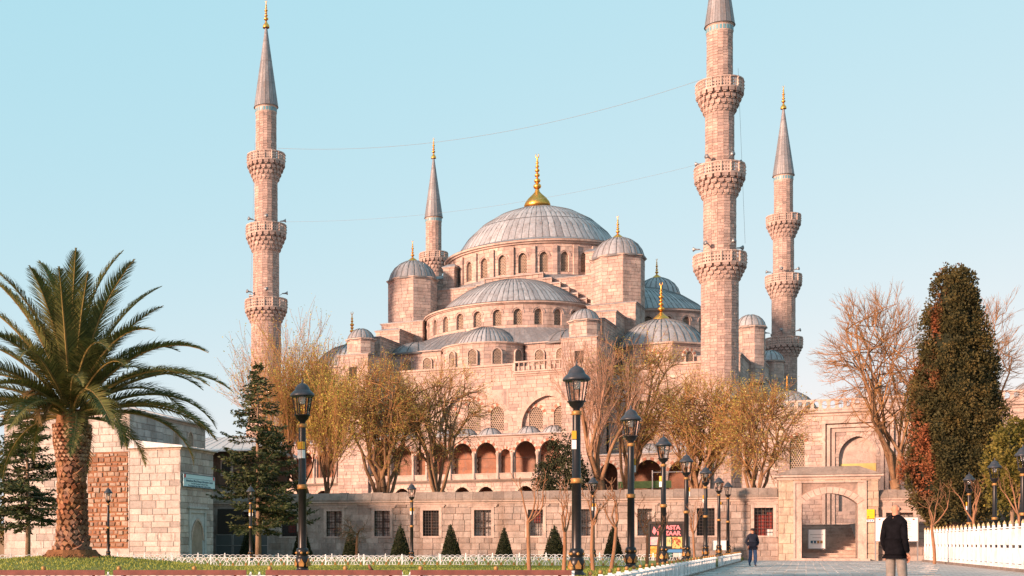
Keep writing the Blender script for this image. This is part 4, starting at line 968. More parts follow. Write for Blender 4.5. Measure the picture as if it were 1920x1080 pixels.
def lbw(a, b): c, s = cos(LA), sin(LA); return (-3.95 + a * c - b * s, 80 + a * s + b * c)
x, y = lbw(.1, 2.68); sg = thing('information_sign', 'pale blue information sign fixed to the shaded side of the pale stone building', 'sign', (x, y, 4.72), LA + pi / 2)
mb = MB(); mb.box(-2.5, 2.5, -.05, .0, 0, .78); mb.build('panel', M_signblue, sg)
mb = MB(); mb.box(-2.52, 2.52, -.07, .0, -.03, 0); mb.box(-2.52, 2.52, -.07, 0, .78, .81); mb.box(-2.5, 2.5, -.06, 0, .5, .52); mb.build('frame', M_ink, sg)
text(sg, 'Sultanahmet (Blue) Mosque Information Center', .2, M_ink, (0, -.055, .31), 0, .004, 1.12)
text(sg, "Free Daily Presentations To Mosque's Visitors", .12, M_ink, (0, -.055, .17), 0, .002, 1.2)
text(sg, 'Presentations Start Right After Call to Prayer', .15, M_ink, (0, -.055, .02), 0, .004, 1.3)
for x in (-2.3, 2.3): mb = MB(); mb.box(x - .12, x + .12, -.06, -.05, .55, .76); mb.build('emblem', M_inkr, sg)
# timber house with lead roof behind
th = thing('timber_house', 'brown timber upper storey with wide lead eaves behind the left conifer', 'house', (-4.6, 99.5, 0), WA)
mb = MB(); mb.box(0, 6, 0, 8, 0, 5.6); mb.build('plaster_wall', simple('grey_plaster', (.38, .36, .34), .9, nscale=1.5), th)
mb = MB(); mb.box(-.3, 6.3, -.4, 8, 5.6, 8.2); mb.build('timber_wall', simple('brown_boards', (.11, .065, .045), .8, nscale=4), th)
for i in range(5): mb = MB(); mb.box(.2 + i * 1.3, .3 + i * 1.3, -.45, -.38, 5.6, 8.2); mb.build('timber_post', M_trim if i % 3 == 0 else M_wood, th)
for i in range(2):
    o = MB(); o.box(.6 + i * 2.6, 1.5 + i * 2.6, -.46, -.39, 6.3, 7.5); o = o.build('window', M_trim, th); mb = MB(); mb.box(.68 + i * 2.6, 1.42 + i * 2.6, -.49, -.44, 6.38, 7.42); mb.build('pane', M_pane, o)
for i in range(2):
    f = plane((0, 0), (13, 0)); mb = MB(); arch_ring(mb, f, 1.5 + i * 3, 2.5, 1.5, 2.6, .6, .25, -.02, .05, 9, False); o = mb.build('arch_stones', [M_white], th)
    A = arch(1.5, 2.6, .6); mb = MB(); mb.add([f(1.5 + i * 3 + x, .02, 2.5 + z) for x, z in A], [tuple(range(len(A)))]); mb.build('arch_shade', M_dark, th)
seam_roof('roof', [(-1.2, -1.4), (7, -1.4), (7, 9), (-1.2, 9)], [(1, 3), (5, 3), (5, 5), (1, 5)], 8.2, 9.6, th, 9)
# dark doorway and metal barrier beside it
mb = MB(); mb.box(-.9, 1.0, 0, .3, 0, 3.6); dd = tag(mb.build('dark_doorway', M_dark, None, loc=(-1.0, 92.5, 0), rot=WA), 'dark open doorway between the pale building and the park wall', 'doorway')
bar = thing('metal_barrier', 'grey metal barrier in front of the dark doorway', 'barrier', (-1.9, 88.5, .1), WA)
for i in range(3):
    mb = MB(); x = i * 1.3
    for a, b, c, d in ((x, x + .05, 0, 1.6), (x + 1.2, x + 1.25, 0, 1.6), (x, x + 1.25, 1.55, 1.6), (x, x + 1.25, .8, .84)): mb.box(a, b, 0, .05, c, d)
    o = mb.build('barrier_frame', M_metal, bar); mb = MB(); mb.box(x + .05, x + 1.2, .02, .03, .05, 1.55); mb.build('mesh_infill', simple('dark_mesh', (.07, .08, .085), .6), o)
# ---------------------------------------------------------------- vegetation
def seg_arrays(S, n=4):
    """tapered prisms for segments (p0, p1, r0, r1)"""
    S = np.asarray(S, np.float64); p0, p1, r0, r1 = S[:, 0:3], S[:, 3:6], S[:, 6:7], S[:, 7:8]
    t = p1 - p0; t /= np.linalg.norm(t, axis=1, keepdims=True) + 1e-9
    ref = np.where(np.abs(t[:, 2:3]) < .9, np.array([[0, 0, 1.]]), np.array([[1., 0, 0]]))
    a = np.cross(t, ref); a /= np.linalg.norm(a, axis=1, keepdims=True) + 1e-9; b = np.cross(t, a)
    V = []
    for p, r in ((p0, r0), (p1, r1)):
        for j in range(n): V.append(p + (a * cos(2 * pi * j / n) + b * sin(2 * pi * j / n)) * r)
    V = np.stack(V, 1).reshape(-1, 3); N_ = len(S); base = (np.arange(N_) * 2 * n)[:, None]
    Q = np.concatenate([base + np.array([[j, (j + 1) % n, n + (j + 1) % n, n + j]]) for j in range(n)], 0)
    return V, Q
def leaf_arrays(C, size, g, aspect=.6, up=0., dirs=None):
    n = len(C); d = g.normal(size=(n, 3)) if dirs is None else dirs + g.normal(size=(n, 3)) * .35
    d[:, 2] += up; d /= np.linalg.norm(d, axis=1, keepdims=True) + 1e-9
    e = g.normal(size=(n, 3)); e -= d * (e * d).sum(1, keepdims=True); e /= np.linalg.norm(e, axis=1, keepdims=True) + 1e-9
    s = np.asarray(size).reshape(-1, 1) * np.ones((n, 1)) * (.6 + .8 * g.random((n, 1)))
    V = np.stack([C - e * s * aspect * .5, C + d * s * .55 - e * s * aspect * .3 * 0 + e * s * aspect * .5 * 0 - e * s * aspect * .5, C + d * s, C + d * s * .45 + e * s * aspect * .5], 1).reshape(-1, 3)
    return V, np.arange(4 * n).reshape(-1, 4)
def merge(parts):
    Vs, Qs, ms = [], [], []; o = 0
    for V, Q, m_ in parts: Vs.append(V); Qs.append(Q + o); ms.append(np.full(len(Q), m_)); o += len(V)
    return np.concatenate(Vs), np.concatenate(Qs), np.concatenate(ms)
def barkmat(name, a, b, sc_=3.):
    m = N(name); m.col(m.mix(m.gray(m.noise(sc_, 5, .7, m.pos((1, 1, .4))), 0, 1, .35, .65), a, b)); m.bump(m.noise(14, 5, .7, m.pos((1, 1, .35))), .6, .04); return m.done(.9)
M_bark = barkmat('plane_bark', (.16, .085, .045), (.29, .175, .10))
M_twig = leafmat('twigs', [(.3, (.26, .135, .055)), (.6, (.34, .18, .07)), (.8, (.29, .17, .06))], .5, trans=0)
M_twigp = leafmat('pinkish_twigs', [(.3, (.27, .16, .11)), (.7, (.36, .22, .15))], .5, trans=0)
M_bud = leafmat('young_leaves', [(.3, (.50, .38, .09)), (.55, (.44, .42, .10)), (.8, (.53, .39, .085))], .35, trans=.35)
M_budg = leafmat('green_young_leaves', [(.3, (.36, .36, .08)), (.6, (.46, .38, .08)), (.8, (.33, .34, .07))], .35, trans=.35)
def grow(R, p, d, L, r, lvl, S, tips, P):
    nseg = P['nseg'][lvl]; wig = P['wig'][lvl]; up = P['up'][lvl]; pts = [p]; dirs = [d]
    for i in range(nseg):
        d = (d + Vector((R.gauss(0, wig), R.gauss(0, wig), R.gauss(0, wig) + up))).normalized()
        q = p + d * (L / nseg); r1 = r * (1 - (1 - P['taper'][lvl]) / nseg * 1.0) if nseg else r
        r1 = max(r - (r * (1 - P['taper'][lvl])) / nseg, .004)
        S[0 if lvl < 2 else 1].append((*p, *q, r, r1)); p = q; r = r1; pts.append(p); dirs.append(d)
    if lvl == len(P['n']): 
        tips.append((*p, *d)); tips.append((*pts[len(pts) // 2], *d)); return
    for k in range(P['n'][lvl]):
        t = R.uniform(P['from'][lvl], 1.) if k else 1.
        i = min(int(t * nseg), nseg - 1); u = t * nseg - i; bp = pts[i].lerp(pts[i + 1], min(u, 1)); bd = dirs[min(i + 1, nseg)]
        perp = bd.orthogonal().normalized(); perp.rotate(Matrix.Rotation(R.uniform(0, 2 * pi), 3, bd))
        an = R.uniform(*P['ang'][lvl]); nd = (bd * cos(an) + perp * sin(an)).normalized()
        grow(R, bp, nd, L * R.uniform(*P['len'][lvl]), max(r * P['rad'][lvl], .006), lvl + 1, S, tips, P)
PLANE = dict(n=(6, 6, 7, 5), nseg=(4, 5, 4, 3, 2), wig=(.07, .13, .14, .16, .12), up=(.02, .07, .05, .06, .06), taper=(.75, .5, .5, .4, .3), ang=((.35, .8), (.3, .8), (.3, .85), (.3, .9)), len=((1.0, 1.5), (.5, .75), (.45, .7), (.4, .7)), rad=(.46, .48, .5, .55), **{'from': (.75, .3, .25, .2)})
def tree(name, label, base, box, seed, P=PLANE, lean=(0, 0), tr=.42, tl=.3, twm=None, lfm=None, nleaf=4, lsz=.085, group='bare spring trees behind the park wall', extra=(), trunks=1, bark=None, minr=.012, cat='tree'):
    """box = (xmin,xmax,ytop) extents of the crown in metres relative to base"""
    R = random.Random(seed); g_ = np.random.default_rng(seed); S = ([], []); tips = []
    H = box[2]
    for k in range(trunks):
        d0 = Vector((lean[0] + R.uniform(-.25, .25) * (trunks > 1), lean[1] + R.uniform(-.2, .2) * (trunks > 1), 1)).normalized()
        grow(R, Vector((R.uniform(-.3, .3) * (trunks > 1), 0, 0)), d0, H * tl, tr * (1 if trunks == 1 else .75), 0, S, tips, P)
    A = np.array(S[0] + S[1]); T = np.array(tips); n0 = len(S[0])
    allp = T[:, :3]; zmax = np.percentile(allp[:, 2], 99.3); lo, hi = np.percentile(allp[:, 0], 1.2), np.percentile(allp[:, 0], 98.8)
    def warp(X):
        X = X.copy(); h = np.clip(X[:, 2] / (H * tl * 1.6), 0, 1)
        sx = (box[1] - box[0]) / (hi - lo); cx = (lo + hi) / 2; tx = (box[0] + box[1]) / 2
        X[:, 0] = X[:, 0] * (1 - h) + h * ((X[:, 0] - cx) * sx + tx); X[:, 1] *= (1 - h) + h * min(sx, 1.4); X[:, 2] *= H / zmax; return X
    A[:, 0:3] = warp(A[:, 0:3]); A[:, 3:6] = warp(A[:, 3:6]); T[:, :3] = warp(T[:, :3]); A[:, 6:8] = np.maximum(A[:, 6:8], minr)
    t = thing(name, label, cat, base, 0, group)
    V, Q = seg_arrays(A[:n0], 9); link('trunk', np_mesh('trunk', V, Q, [bark or M_bark], smooth=True), t)
    pt = [seg_arrays(A[n0:], 3) + (0,)]
    if nleaf:
        C = np.repeat(T[:, :3], nleaf, 0) + g_.normal(size=(len(T) * nleaf, 3)) * .16; V, Q = leaf_arrays(C, lsz, g_); pt.append((V, Q, 1))
    V, Q, mi = merge(pt); link('crown', np_mesh('crown', V, Q, [twm or M_twig, lfm or M_bud], mi), t)
    return t
UPR = dict(PLANE, up=(.02, .12, .16, .2, .2), ang=((.2, .6), (.2, .55), (.2, .6), (.15, .5)), n=(6, 6, 6, 5), len=((1.2, 1.7), (.5, .8), (.45, .7), (.5, .8)))
def tree2(name, label, base, crown, seed, fork, tr, n1=8, n2=7, n3=8, n4=6, up=.25, twm=None, lfm=None, nleaf=2, lsz=.085, zmin=-.35, stems=1, lean=0., group='bare spring trees behind the park wall', tw=.9):
    """round-crowned tree: limbs, boughs and twigs reach for points spread through an ellipsoid crown (cx, cz, rx, ry, rz)"""
    R = random.Random(seed); g_ = np.random.default_rng(seed); cx, cz, rx, ry, rz = crown; C0 = Vector((cx, 0, cz)); S = ([], []); tips = []
    def bez(a, b, c, r0, r1, n, lv):
        pts = []; 
        for i in range(n + 1):
            t = i / n; w_ = .02 * (c - a).length * (0 < i < n); pts.append(a * (1 - t) ** 2 + b * 2 * t * (1 - t) + c * t * t + Vector((R.gauss(0, w_), R.gauss(0, w_), R.gauss(0, w_))))
        for i in range(n): S[lv].append((*pts[i], *pts[i + 1], r0 + (r1 - r0) * i / n, r0 + (r1 - r0) * (i + 1) / n))
        return pts
    def inside(zlo=-.5, rad=(.5, .75)):
        while True:
            d = Vector((R.gauss(0, 1), R.gauss(0, 1), R.gauss(0, 1) + up)).normalized()
            if d.z > zlo: k = R.uniform(*rad); return C0 + Vector((d.x * rx, d.y * ry, d.z * rz)) * k
    for s in range(stems):
        b0 = Vector((R.uniform(-.35, .35) * (stems > 1), R.uniform(-.2, .2), 0)); f0 = Vector((lean * fork + (R.uniform(-.5, .5) if stems > 1 else 0), R.uniform(-.3, .3), fork * R.uniform(.9, 1.1)))
        tk = bez(b0 - Vector((0, 0, .3)), (b0 + f0) / 2 + Vector((R.uniform(-.25, .25), 0, 0)), f0, tr, tr * .62, 6, 0)
        for i in range(n1):
            p0 = tk[-1] if R.random() < .7 else tk[-2]; e = inside(zmin, (.5, .75)); L = (e - p0).length
            m_ = bez(p0, p0.lerp(e, .45) + Vector((0, 0, .12 * L)), e, tr * R.uniform(.22, .33), tr * .1, 6, 0)
            for j in range(n2):
                q = m_[R.randint(2, 6)]; e2 = q.lerp(inside(zmin - .15, (.8, 1.0)), .8); L2 = (e2 - q).length
                o_ = bez(q, q.lerp(e2, .5) + Vector((R.gauss(0, .1), R.gauss(0, .1), .1)) * L2, e2, tr * .11, tr * .045, 5, 0 if j < 3 else 1)
                for k in range(n3):
                    q3 = o_[R.randint(1, 5)]; od = (q3 - C0); od = Vector((od.x / rx, od.y / ry, od.z / rz)).normalized(); d = (od * .85 + Vector((R.gauss(0, .42), R.gauss(0, .42), R.gauss(0, .42) + up * .7))).normalized(); L3 = tw * R.uniform(.7, 1.6); e3 = q3 + d * L3
                    w3 = bez(q3, q3.lerp(e3, .5) + Vector((R.gauss(0, .08), R.gauss(0, .08), R.gauss(0, .05))) * L3, e3, .02, .011, 3, 1)
                    for h in range(n4):
                        q4 = w3[R.randint(1, 3)]; d4 = (d + Vector((R.gauss(0, .45), R.gauss(0, .45), R.gauss(0, .4) + up * .5))).normalized(); e4 = q4 + d4 * tw * R.uniform(.3, .8); S[1].append((*q4, *e4, .011, .006)); tips.append(e4[:]); 
    t = thing(name, label, 'tree', base, 0, group)
    V, Q = seg_arrays(S[0], 8); link('trunk', np_mesh('trunk', V, Q, [M_bark], smooth=True), t); pt = [seg_arrays(S[1], 3) + (0,)]
    if nleaf: T = np.array(tips); C = np.repeat(T, nleaf, 0) + g_.normal(size=(len(T) * nleaf, 3)) * .14; V, Q = leaf_arrays(C, lsz, g_); pt.append((V, Q, 1))
    V, Q, mi = merge(pt); link('crown', np_mesh('crown', V, Q, [twm or M_twig, lfm or M_bud], mi), t); return t
BARE = dict(PLANE, up=(.02, .08, .1, .13, .14), ang=((.35, .8), (.25, .6), (.25, .6), (.2, .55)), n=(8, 8, 7, 6), len=((1.3, 1.8), (.5, .8), (.45, .7), (.5, .8)))
WIDE = dict(PLANE, up=(.02, .03, .05, .07, .08), ang=((.5, 1.0), (.35, .8), (.3, .8), (.3, .8)))
def at(u, Y): return (u - 455) / 2368 * Y
def box_px(u0, u1, v, ub, Y, zb): k = Y / 2368; return ((u0 - ub) * k, (u1 - ub) * k, EYE + (1018 - v) * k - zb)
TZ = 2.4
for (nm, lab, ub, Y, u0, u1, v, sd, kw) in (
    ('plane_tree', 'tall upright bare tree with thin vertical twigs beside the left minaret', 588, 104, 440, 655, 612, 5, dict(P=UPR, lean=(-.1, 0), lfm=M_budg, trunks=3, tr=.3, nleaf=2, lsz=.11)),
    ('plane_tree', 'leafy many-stemmed tree leaning right, left of the hollow-trunked tree', 600, 98, 560, 700, 660, 7, dict(P=UPR, lean=(.25, 0), lfm=M_budg, trunks=2, tr=.22, nleaf=3, lsz=.12)),
    ('plane_tree', 'tree with bare pinkish upright twigs just right of the tallest lamp', 1132, 95, 1060, 1205, 622, 15, dict(P=UPR, tr=.5, tl=.26, twm=M_twigp, nleaf=0)),):
    tree(nm, lab, (at(ub, Y), Y, TZ), box_px(u0, u1, v, ub, Y, TZ), sd, minr=.011, **kw)
for (lab, ub, Y, u0, u1, v0, v1, sd, fork, kw) in (
    ('old tree with hollow forked trunk and broad orange crown', 718, 97, 622, 820, 668, 868, 11, 1.7, dict(tr=.55, stems=2, lean=-.1)),
    ('single-trunked tree with dense orange twigs in front of the mosque gallery', 822, 97, 735, 915, 674, 862, 12, 2.0, dict(tr=.5)),
    ('large mottled plane tree with fine orange crown reaching the corner dome', 1172, 99, 1085, 1300, 612, 862, 16, 3.0, dict(tr=.55, n1=8)),
    ('round-crowned tree with orange-green twigs left of the nearest minaret base', 1312, 95, 1205, 1420, 706, 872, 18, 2.2, dict(tr=.45, stems=2, zmin=-.2, lfm=M_budg)),
    ('pollarded tree with a thick knuckled fork left of the gate', 1415, 90, 1350, 1502, 714, 885, 19, 1.1, dict(tr=.4, stems=2, zmin=-.3, n1=5)),
    ('tall leafless brown tree rising left of the big cypress', 1690, 92, 1540, 1775, 545, 810, 23, 3.6, dict(tr=.52, nleaf=0, up=.45, lean=-.12, n1=9, n3=12, n4=7, zmin=-.4, tw=1.1)),
    ('leafless tree whose fine twigs show right of the big cypress top', 1835, 100, 1755, 1908, 556, 830, 24, 4, dict(tr=.4, nleaf=0, up=.45, n1=7, n3=7, tw=1.15))):
    k_ = Y / 2368; zt = EYE + (1018 - v0) * k_ - TZ; zb = EYE + (1018 - v1) * k_ - TZ; rx_ = (u1 - u0) / 2 * k_ * 1.16
    tree2('plane_tree', lab, (at(ub, Y), Y, TZ), (((u0 + u1) / 2 - ub) * k_, (zt + zb) / 2, rx_ * .98, rx_ * .9, (zt - zb) / 2 * 1.04), sd, fork, **kw)
# young pollards on the lawn by the path
POL = dict(n=(4, 3, 3), nseg=(5, 4, 3, 2), wig=(.035, .22, .2, .2), up=(.02, .2, .15, .1), taper=(.75, .6, .5, .4), ang=((.4, .85), (.2, .7), (.3, .9)), len=((.5, .8), (.35, .6), (.4, .7)), rad=(.62, .6, .6), **{'from': (.93, .5, .4)})
M_barkp = barkmat('young_bark', (.20, .095, .05), (.29, .16, .09), 6)
for i, (ub, vb, vt, u0, u1, lab) in enumerate(((993, 1072, 882, 965, 1020, 'forked young pollard tree left of the tallest lamp, farthest left on the lawn'), (1057, 1073, 895, 1035, 1078, 'slim young pollard tree just left of the tallest lamp'), (1112, 1071, 905, 1092, 1138, 'young pollard with a wide vee fork, right of the tallest lamp'),
        (1146, 1068, 895, 1130, 1170, 'crooked young pollard tree left of the second tall lamp'), (1213, 1062, 925, 1190, 1232, 'bushy young pollard tree in front of the left edge of the billboard'), (1233, 1060, 945, 1220, 1256, 'thin young pollard tree in front of the billboard lettering'), (1302, 1050, 935, 1285, 1320, 'slight young pollard tree right of the billboard'))):
    Y = .72 * 2368 / (vb - 1018); x = at(ub, Y); z = lawn_z(x, Y)
    tree('young_tree', lab, (x, Y, z), box_px(u0, u1, vt, ub, Y, z), 60 + i, P=POL, tr=.055, tl=.5, nleaf=0, bark=M_barkp, twm=M_barkp, group='young pollards beside the path', minr=.008)
for i, (ub, vt, Y, lab) in enumerate(((1905, 870, 58, 'pale-stemmed young tree behind the white fence at the right edge'), (1832, 890, 62, 'forked young trunk behind the white fence under the cypress'), (1752, 900, 66, 'thin forked young trunk in front of the park wall right of the board'))):
    x = at(ub, Y); tree('young_tree', lab, (x, Y, 0), box_px(ub - 26, ub + 26, vt, ub, Y, 0), 80 + i, P=POL, tr=.085, tl=.55, nleaf=0, bark=M_barkp, twm=M_barkp, group='young trees behind the white fence', minr=.008)
# conifers
M_need = leafmat('conifer_needles', [(.3, (.022, .035, .014)), (.55, (.045, .06, .02)), (.8, (.075, .08, .025))], 1.2, trans=.1, sat=.5)
M_cbark = barkmat('conifer_bark', (.17, .11, .075), (.27, .19, .13), 5)
def conifer(name, label, base, H, Rm, z0, seed, nw=24, group=None, droop=.22, dens=1.):
    R = random.Random(seed); g_ = np.random.default_rng(seed); t = thing(name, label, 'tree', base, 0, group); S = []; C = []; D = []
    mb = MB(); mb.tube([(0, 0, 0), (.03, 0, H * .3), (-.03, .02, H * .6), (0, 0, H)], [H * .017, H * .013, H * .008, .01], 9); mb.build('trunk', M_cbark, t, True)
    for w_ in range(nw):
        f = w_ / (nw - 1); z = z0 + (H - z0) * f ** .92; L0 = Rm * (1 - f) ** .78 * (1 if f > .06 else .85) + .12
        for b in range(R.randint(6, 8)):
            a = R.uniform(0, 2 * pi); L = L0 * R.uniform(.6, 1.15); p = Vector((0, 0, z + R.uniform(-.12, .12))); n = max(4, int(L / .16)); up = R.uniform(-.05, .25)
            for i in range(n):
                u = i / n; d = Vector((cos(a), sin(a), up - droop * 2.2 * sin(pi * min(u * 1.1, 1)) * .6 + .35 * u * u)).normalized(); q = p + d * (L / n); S.append((*p, *q, .03 * (1 - u) * L / 2 + .006, .03 * (1 - u) * L / 2 + .004)); p = q
                side = Vector((-d.y, d.x, 0)).normalized(); tl = L * .30 * (1 - u) ** .6 * (.3 + u) + .08
                for s in (-1, 1):
                    m_ = max(2, int(tl / .07 * dens))
                    for j in range(m_):
                        e = (side * s * .9 + d * .55 + Vector((0, 0, -.18 * R.random()))).normalized(); c = p + e * (tl * (j + .3) / m_) + Vector((0, 0, R.uniform(-.05, .03))); C.append(c[:]); D.append(e[:])
    pt = [seg_arrays(S, 3) + (0,)]; V, Q = leaf_arrays(np.array(C), .21, g_, .36, 0, np.array(D)); pt.append((V, Q, 1))
    V, Q, mi = merge(pt); link('crown', np_mesh('crown', V, Q, [M_cbark, M_need], mi), t); return t
Y = 66; x = at(484, Y); conifer('conifer', 'dark layered conifer between the pale building and the tall left lamp', (x, Y, lawn_z(x, Y)), 1.1 + 330 * Y / 2368 - .25, 2.75, 1.7, 3, 27, dens=1.3)
Y = 62; x = at(52, Y); conifer('conifer', 'smaller dark conifer at the far left behind the palm', (x, Y, lawn_z(x, Y)), 1.1 + 282 * Y / 2368 - .3, 2.2, 1.7, 4, 24, dens=1.3)
# clipped cones
M_box = leafmat('clipped_yew', [(.3, (.014, .022, .008)), (.7, (.035, .045, .014))], 3, trans=.05, sat=.4)
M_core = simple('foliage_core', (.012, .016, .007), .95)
def shrub_arrays(prof, n, g_, size, jit=.04):
    z = g_.random(n); a = g_.random(n) * 2 * pi; r = np.interp(z, [p[0] for p in prof], [p[1] for p in prof]); return z, a, r + g_.normal(size=n) * jit
g_ = np.random.default_rng(8); n = 2600; z = 1 - np.sqrt(g_.random(n)); a = g_.random(n) * 2 * pi; r = .5 * (1 - z) + .02
C = np.stack([r * np.cos(a), r * np.sin(a), z * 1.0 * 2.1], 1); Dn = np.stack([np.cos(a), np.sin(a), np.full(n, .5)], 1); V, Q = leaf_arrays(C, .075, g_, .7, 0, Dn)
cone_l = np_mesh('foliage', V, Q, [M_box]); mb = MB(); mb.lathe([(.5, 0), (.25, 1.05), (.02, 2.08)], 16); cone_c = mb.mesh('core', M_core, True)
names = ['half hidden behind the conifer trunk', 'behind the tall left lamp post', 'behind the little umbrella-shaped tree', 'left of the thin lamp by the wall', 'right of the thin lamp by the wall', 'just left of the forked young pollard', 'just left of the tallest lamp post', 'left of the second tall lamp']
for i, (u, vt) in enumerate(((466, 985), (567, 980), (658, 985), (751, 983), (846, 982), (945, 988), (1040, 984), (1150, 985))):
    Y = 86.5 - (u - 466) * .0095; x = at(u, Y); zt = EYE + (1018 - vt) * Y / 2368; zb = .12; s = (zt - zb) / 2.1
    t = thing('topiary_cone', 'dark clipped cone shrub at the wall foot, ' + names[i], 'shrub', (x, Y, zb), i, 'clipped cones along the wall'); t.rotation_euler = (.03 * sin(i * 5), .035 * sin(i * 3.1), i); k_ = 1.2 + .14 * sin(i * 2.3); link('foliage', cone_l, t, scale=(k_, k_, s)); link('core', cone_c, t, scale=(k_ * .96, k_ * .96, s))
# little umbrella tree
Y = 70; x = at(668, Y); UMB = dict(POL, n=(7, 6, 5), up=(.0, -.02, .0, .02), ang=((1.0, 1.35), (.3, .8), (.3, .9)), len=((.5, .75), (.4, .7), (.4, .7)))
z = lawn_z(x, Y); tree('umbrella_tree', 'little bare umbrella-shaped tree on a short stem before the wall', (x, Y, z), box_px(630, 700, 970, 668, Y, z), 91, P=UMB, tr=.09, tl=.8, nleaf=0, bark=M_barkp, twm=M_cbark, group=None, minr=.01)
# cypress: lumpy column of foliage clumps
M_cyp = N('cypress_foliage')
c1 = M_cyp.ramp(M_cyp.noise(.9, 3), [(.3, (.022, .024, .008)), (.5, (.05, .045, .013)), (.72, (.10, .072, .02))])
v_ = M_cyp.pos((.55, .55, .2)); sx_ = M_cyp.n('ShaderNodeSeparateXYZ'); M_cyp.l(M_cyp.pos(obj=True), sx_.inputs[0]); md_ = M_cyp.n('ShaderNodeMath', operation='MULTIPLY_ADD'); md_.inputs[1].default_value = -.055; M_cyp.l(sx_.outputs[0], md_.inputs[0]); M_cyp.l(M_cyp.noise(.75, 3, .5, v_), md_.inputs[2]); ru = M_cyp.gray(md_.outputs[0], 0, .85, .635, .69); c1 = M_cyp.mix(ru, c1, (.22, .07, .03)); c1 = M_cyp.mix(1., M_cyp.gray(M_cyp.rnd('island'), .7, 1.3, 0, 1), c1, 'MULTIPLY'); M_cyp.col(c1); M_cyp = M_cyp.done(.8)
def clump_tree(name, label, base, prof, H, nclump, per, csz, lsz, mat, seed, sx=1., core=.78, group=None, cat='tree', trunk=.2):
    g_ = np.random.default_rng(seed); t = thing(name, label, cat, base, 0, group); zs = [p[0] for p in prof]; rs = [p[1] for p in prof]
    # area-weighted heights
    zz = np.linspace(zs[0], zs[-1], 400); w_ = np.interp(zz, zs, rs) + .15; w_ /= w_.sum(); z = g_.choice(zz, nclump, p=w_); a = g_.random(nclump) * 2 * pi
    rr = np.interp(z, zs, rs) * (.8 + .26 * g_.random(nclump)) * (1 + .13 * np.sin(a * 3 + z * 1.3)); cen = np.stack([rr * np.cos(a) * sx, rr * np.sin(a), z], 1); cr = csz * (.6 + .9 * g_.random(nclump))
    d = g_.normal(size=(nclump * per, 3)); d[:, 2] = d[:, 2] * .9 + .3; d /= np.linalg.norm(d, axis=1, keepdims=True)
    C = np.repeat(cen, per, 0) + d * np.repeat(cr, per)[:, None] * (.35 + .65 * g_.random((nclump * per, 1)) ** .5) * np.array([[1, 1, 1.35]])
    V, Q = leaf_arrays(C, lsz, g_, .75, .25, d); link('crown', np_mesh('crown', V, Q, [mat]), t)
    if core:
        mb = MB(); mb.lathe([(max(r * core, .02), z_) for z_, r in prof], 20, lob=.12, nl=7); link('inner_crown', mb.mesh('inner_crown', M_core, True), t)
    mb = MB(); mb.tube([(0, 0, 0), (0, 0, prof[0][0] + .6)], [trunk, trunk * .8], 8); mb.build('trunk', M_cbark, t); return t
Y = 74; x = at(1790, Y); prof = [(2.3, 1.1), (3.2, 1.9), (5, 2.3), (8, 2.15), (11, 1.8), (13.5, 1.35), (15.5, .95), (16.5, .7), (17.0, .3)]
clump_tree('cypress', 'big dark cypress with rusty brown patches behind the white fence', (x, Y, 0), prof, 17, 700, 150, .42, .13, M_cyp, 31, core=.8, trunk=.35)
M_dkg = leafmat('evergreen_leaves', [(.3, (.018, .025, .012)), (.7, (.045, .05, .02))], 1, trans=.1, sat=.5)
Y = 96; x = at(1055, Y); clump_tree('evergreen_tree', 'dark green bushy evergreen behind the wall, left of the tallest lamp', (x, Y, TZ), [(1.2, .9), (2.4, 1.8), (4, 1.7), (5.6, 1.0), (6.8, .3)], 7, 150, 90, .45, .13, M_dkg, 33, core=0)
M_lt = leafmat('olive_leaves', [(.3, (.10, .10, .02)), (.6, (.19, .15, .03)), (.8, (.24, .19, .04))], .8, trans=.3)
Y = 60; x = at(1905, Y); clump_tree('olive_green_tree', 'bright olive-green tree at the right edge behind the white fence', (x + .55, Y + 1.2, 0), [(2.8, .5), (3.6, .95), (5.2, .9), (6.4, .5), (6.9, .2)], 7, 150, 60, .32, .13, M_lt, 35, core=.5, trunk=.1)
Y = 78; x = at(1838, Y); clump_tree('olive_green_tree', 'low olive-green shrub tree between cypress and right wall', (x + 1.5, Y, 0), [(.6, .8), (1.6, 1.2), (3.2, 1.1), (4.4, .5)], 5, 90, 50, .3, .14, M_lt, 36, core=.5, trunk=.1)
Y = 96; x = at(-30, Y); clump_tree('olive_green_tree', 'olive tree at the far left edge beyond the pale building', (x, Y, 0), [(1, 1), (3, 2.2), (6, 2.2), (8.5, 1)], 9, 120, 50, .5, .2, M_lt, 37, core=.5, trunk=.2)
x, y, _ = ww_(39.9, .25); clump_tree('wall_bush', 'small green bush growing out of the wall right of the board', (x, y, 1.7), [(0, .1), (.3, .3), (.6, .15)], 1, 14, 40, .16, .09, M_lt, 38, core=0, cat='bush', trunk=.02)
# ---------------------------------------------------------------- palm
PX_, PY_, PZ_ = -4.05, 30.0, .70
palm = thing('palm_tree', 'stout date palm on the lawn mound at the left with arching fronds', 'palm', (PX_, PY_, PZ_))
TH = 3.55
def palm_r(z):
    return float(np.interp(z, [0, .15, .5, 1.2, 2.2, 2.55, 2.9, 3.3, 3.6], [.50, .42, .34, .295, .30, .36, .425, .42, .34]))
m = N('palm_trunk'); m.col(m.ramp(m.noise(6, 5), [(.3, (.10, .045, .02)), (.7, (.22, .11, .05))])); m.bump(m.noise(20, 4), .6, .03); M_ptr = m.done(.95)
mb = MB(); mb.lathe([(palm_r(TH * i / 24) * .93, TH * i / 24) for i in range(25)], 28); mb.build('trunk_core', M_ptr, palm, True)
M_boot = stone('leaf_base', [(.21, .075, .032), (.29, .12, .052), (.37, .20, .10), (.15, .05, .02), (.27, .135, .05)], 'object', stain=(.12, .05, .02), samt=.5, dirt=.4)
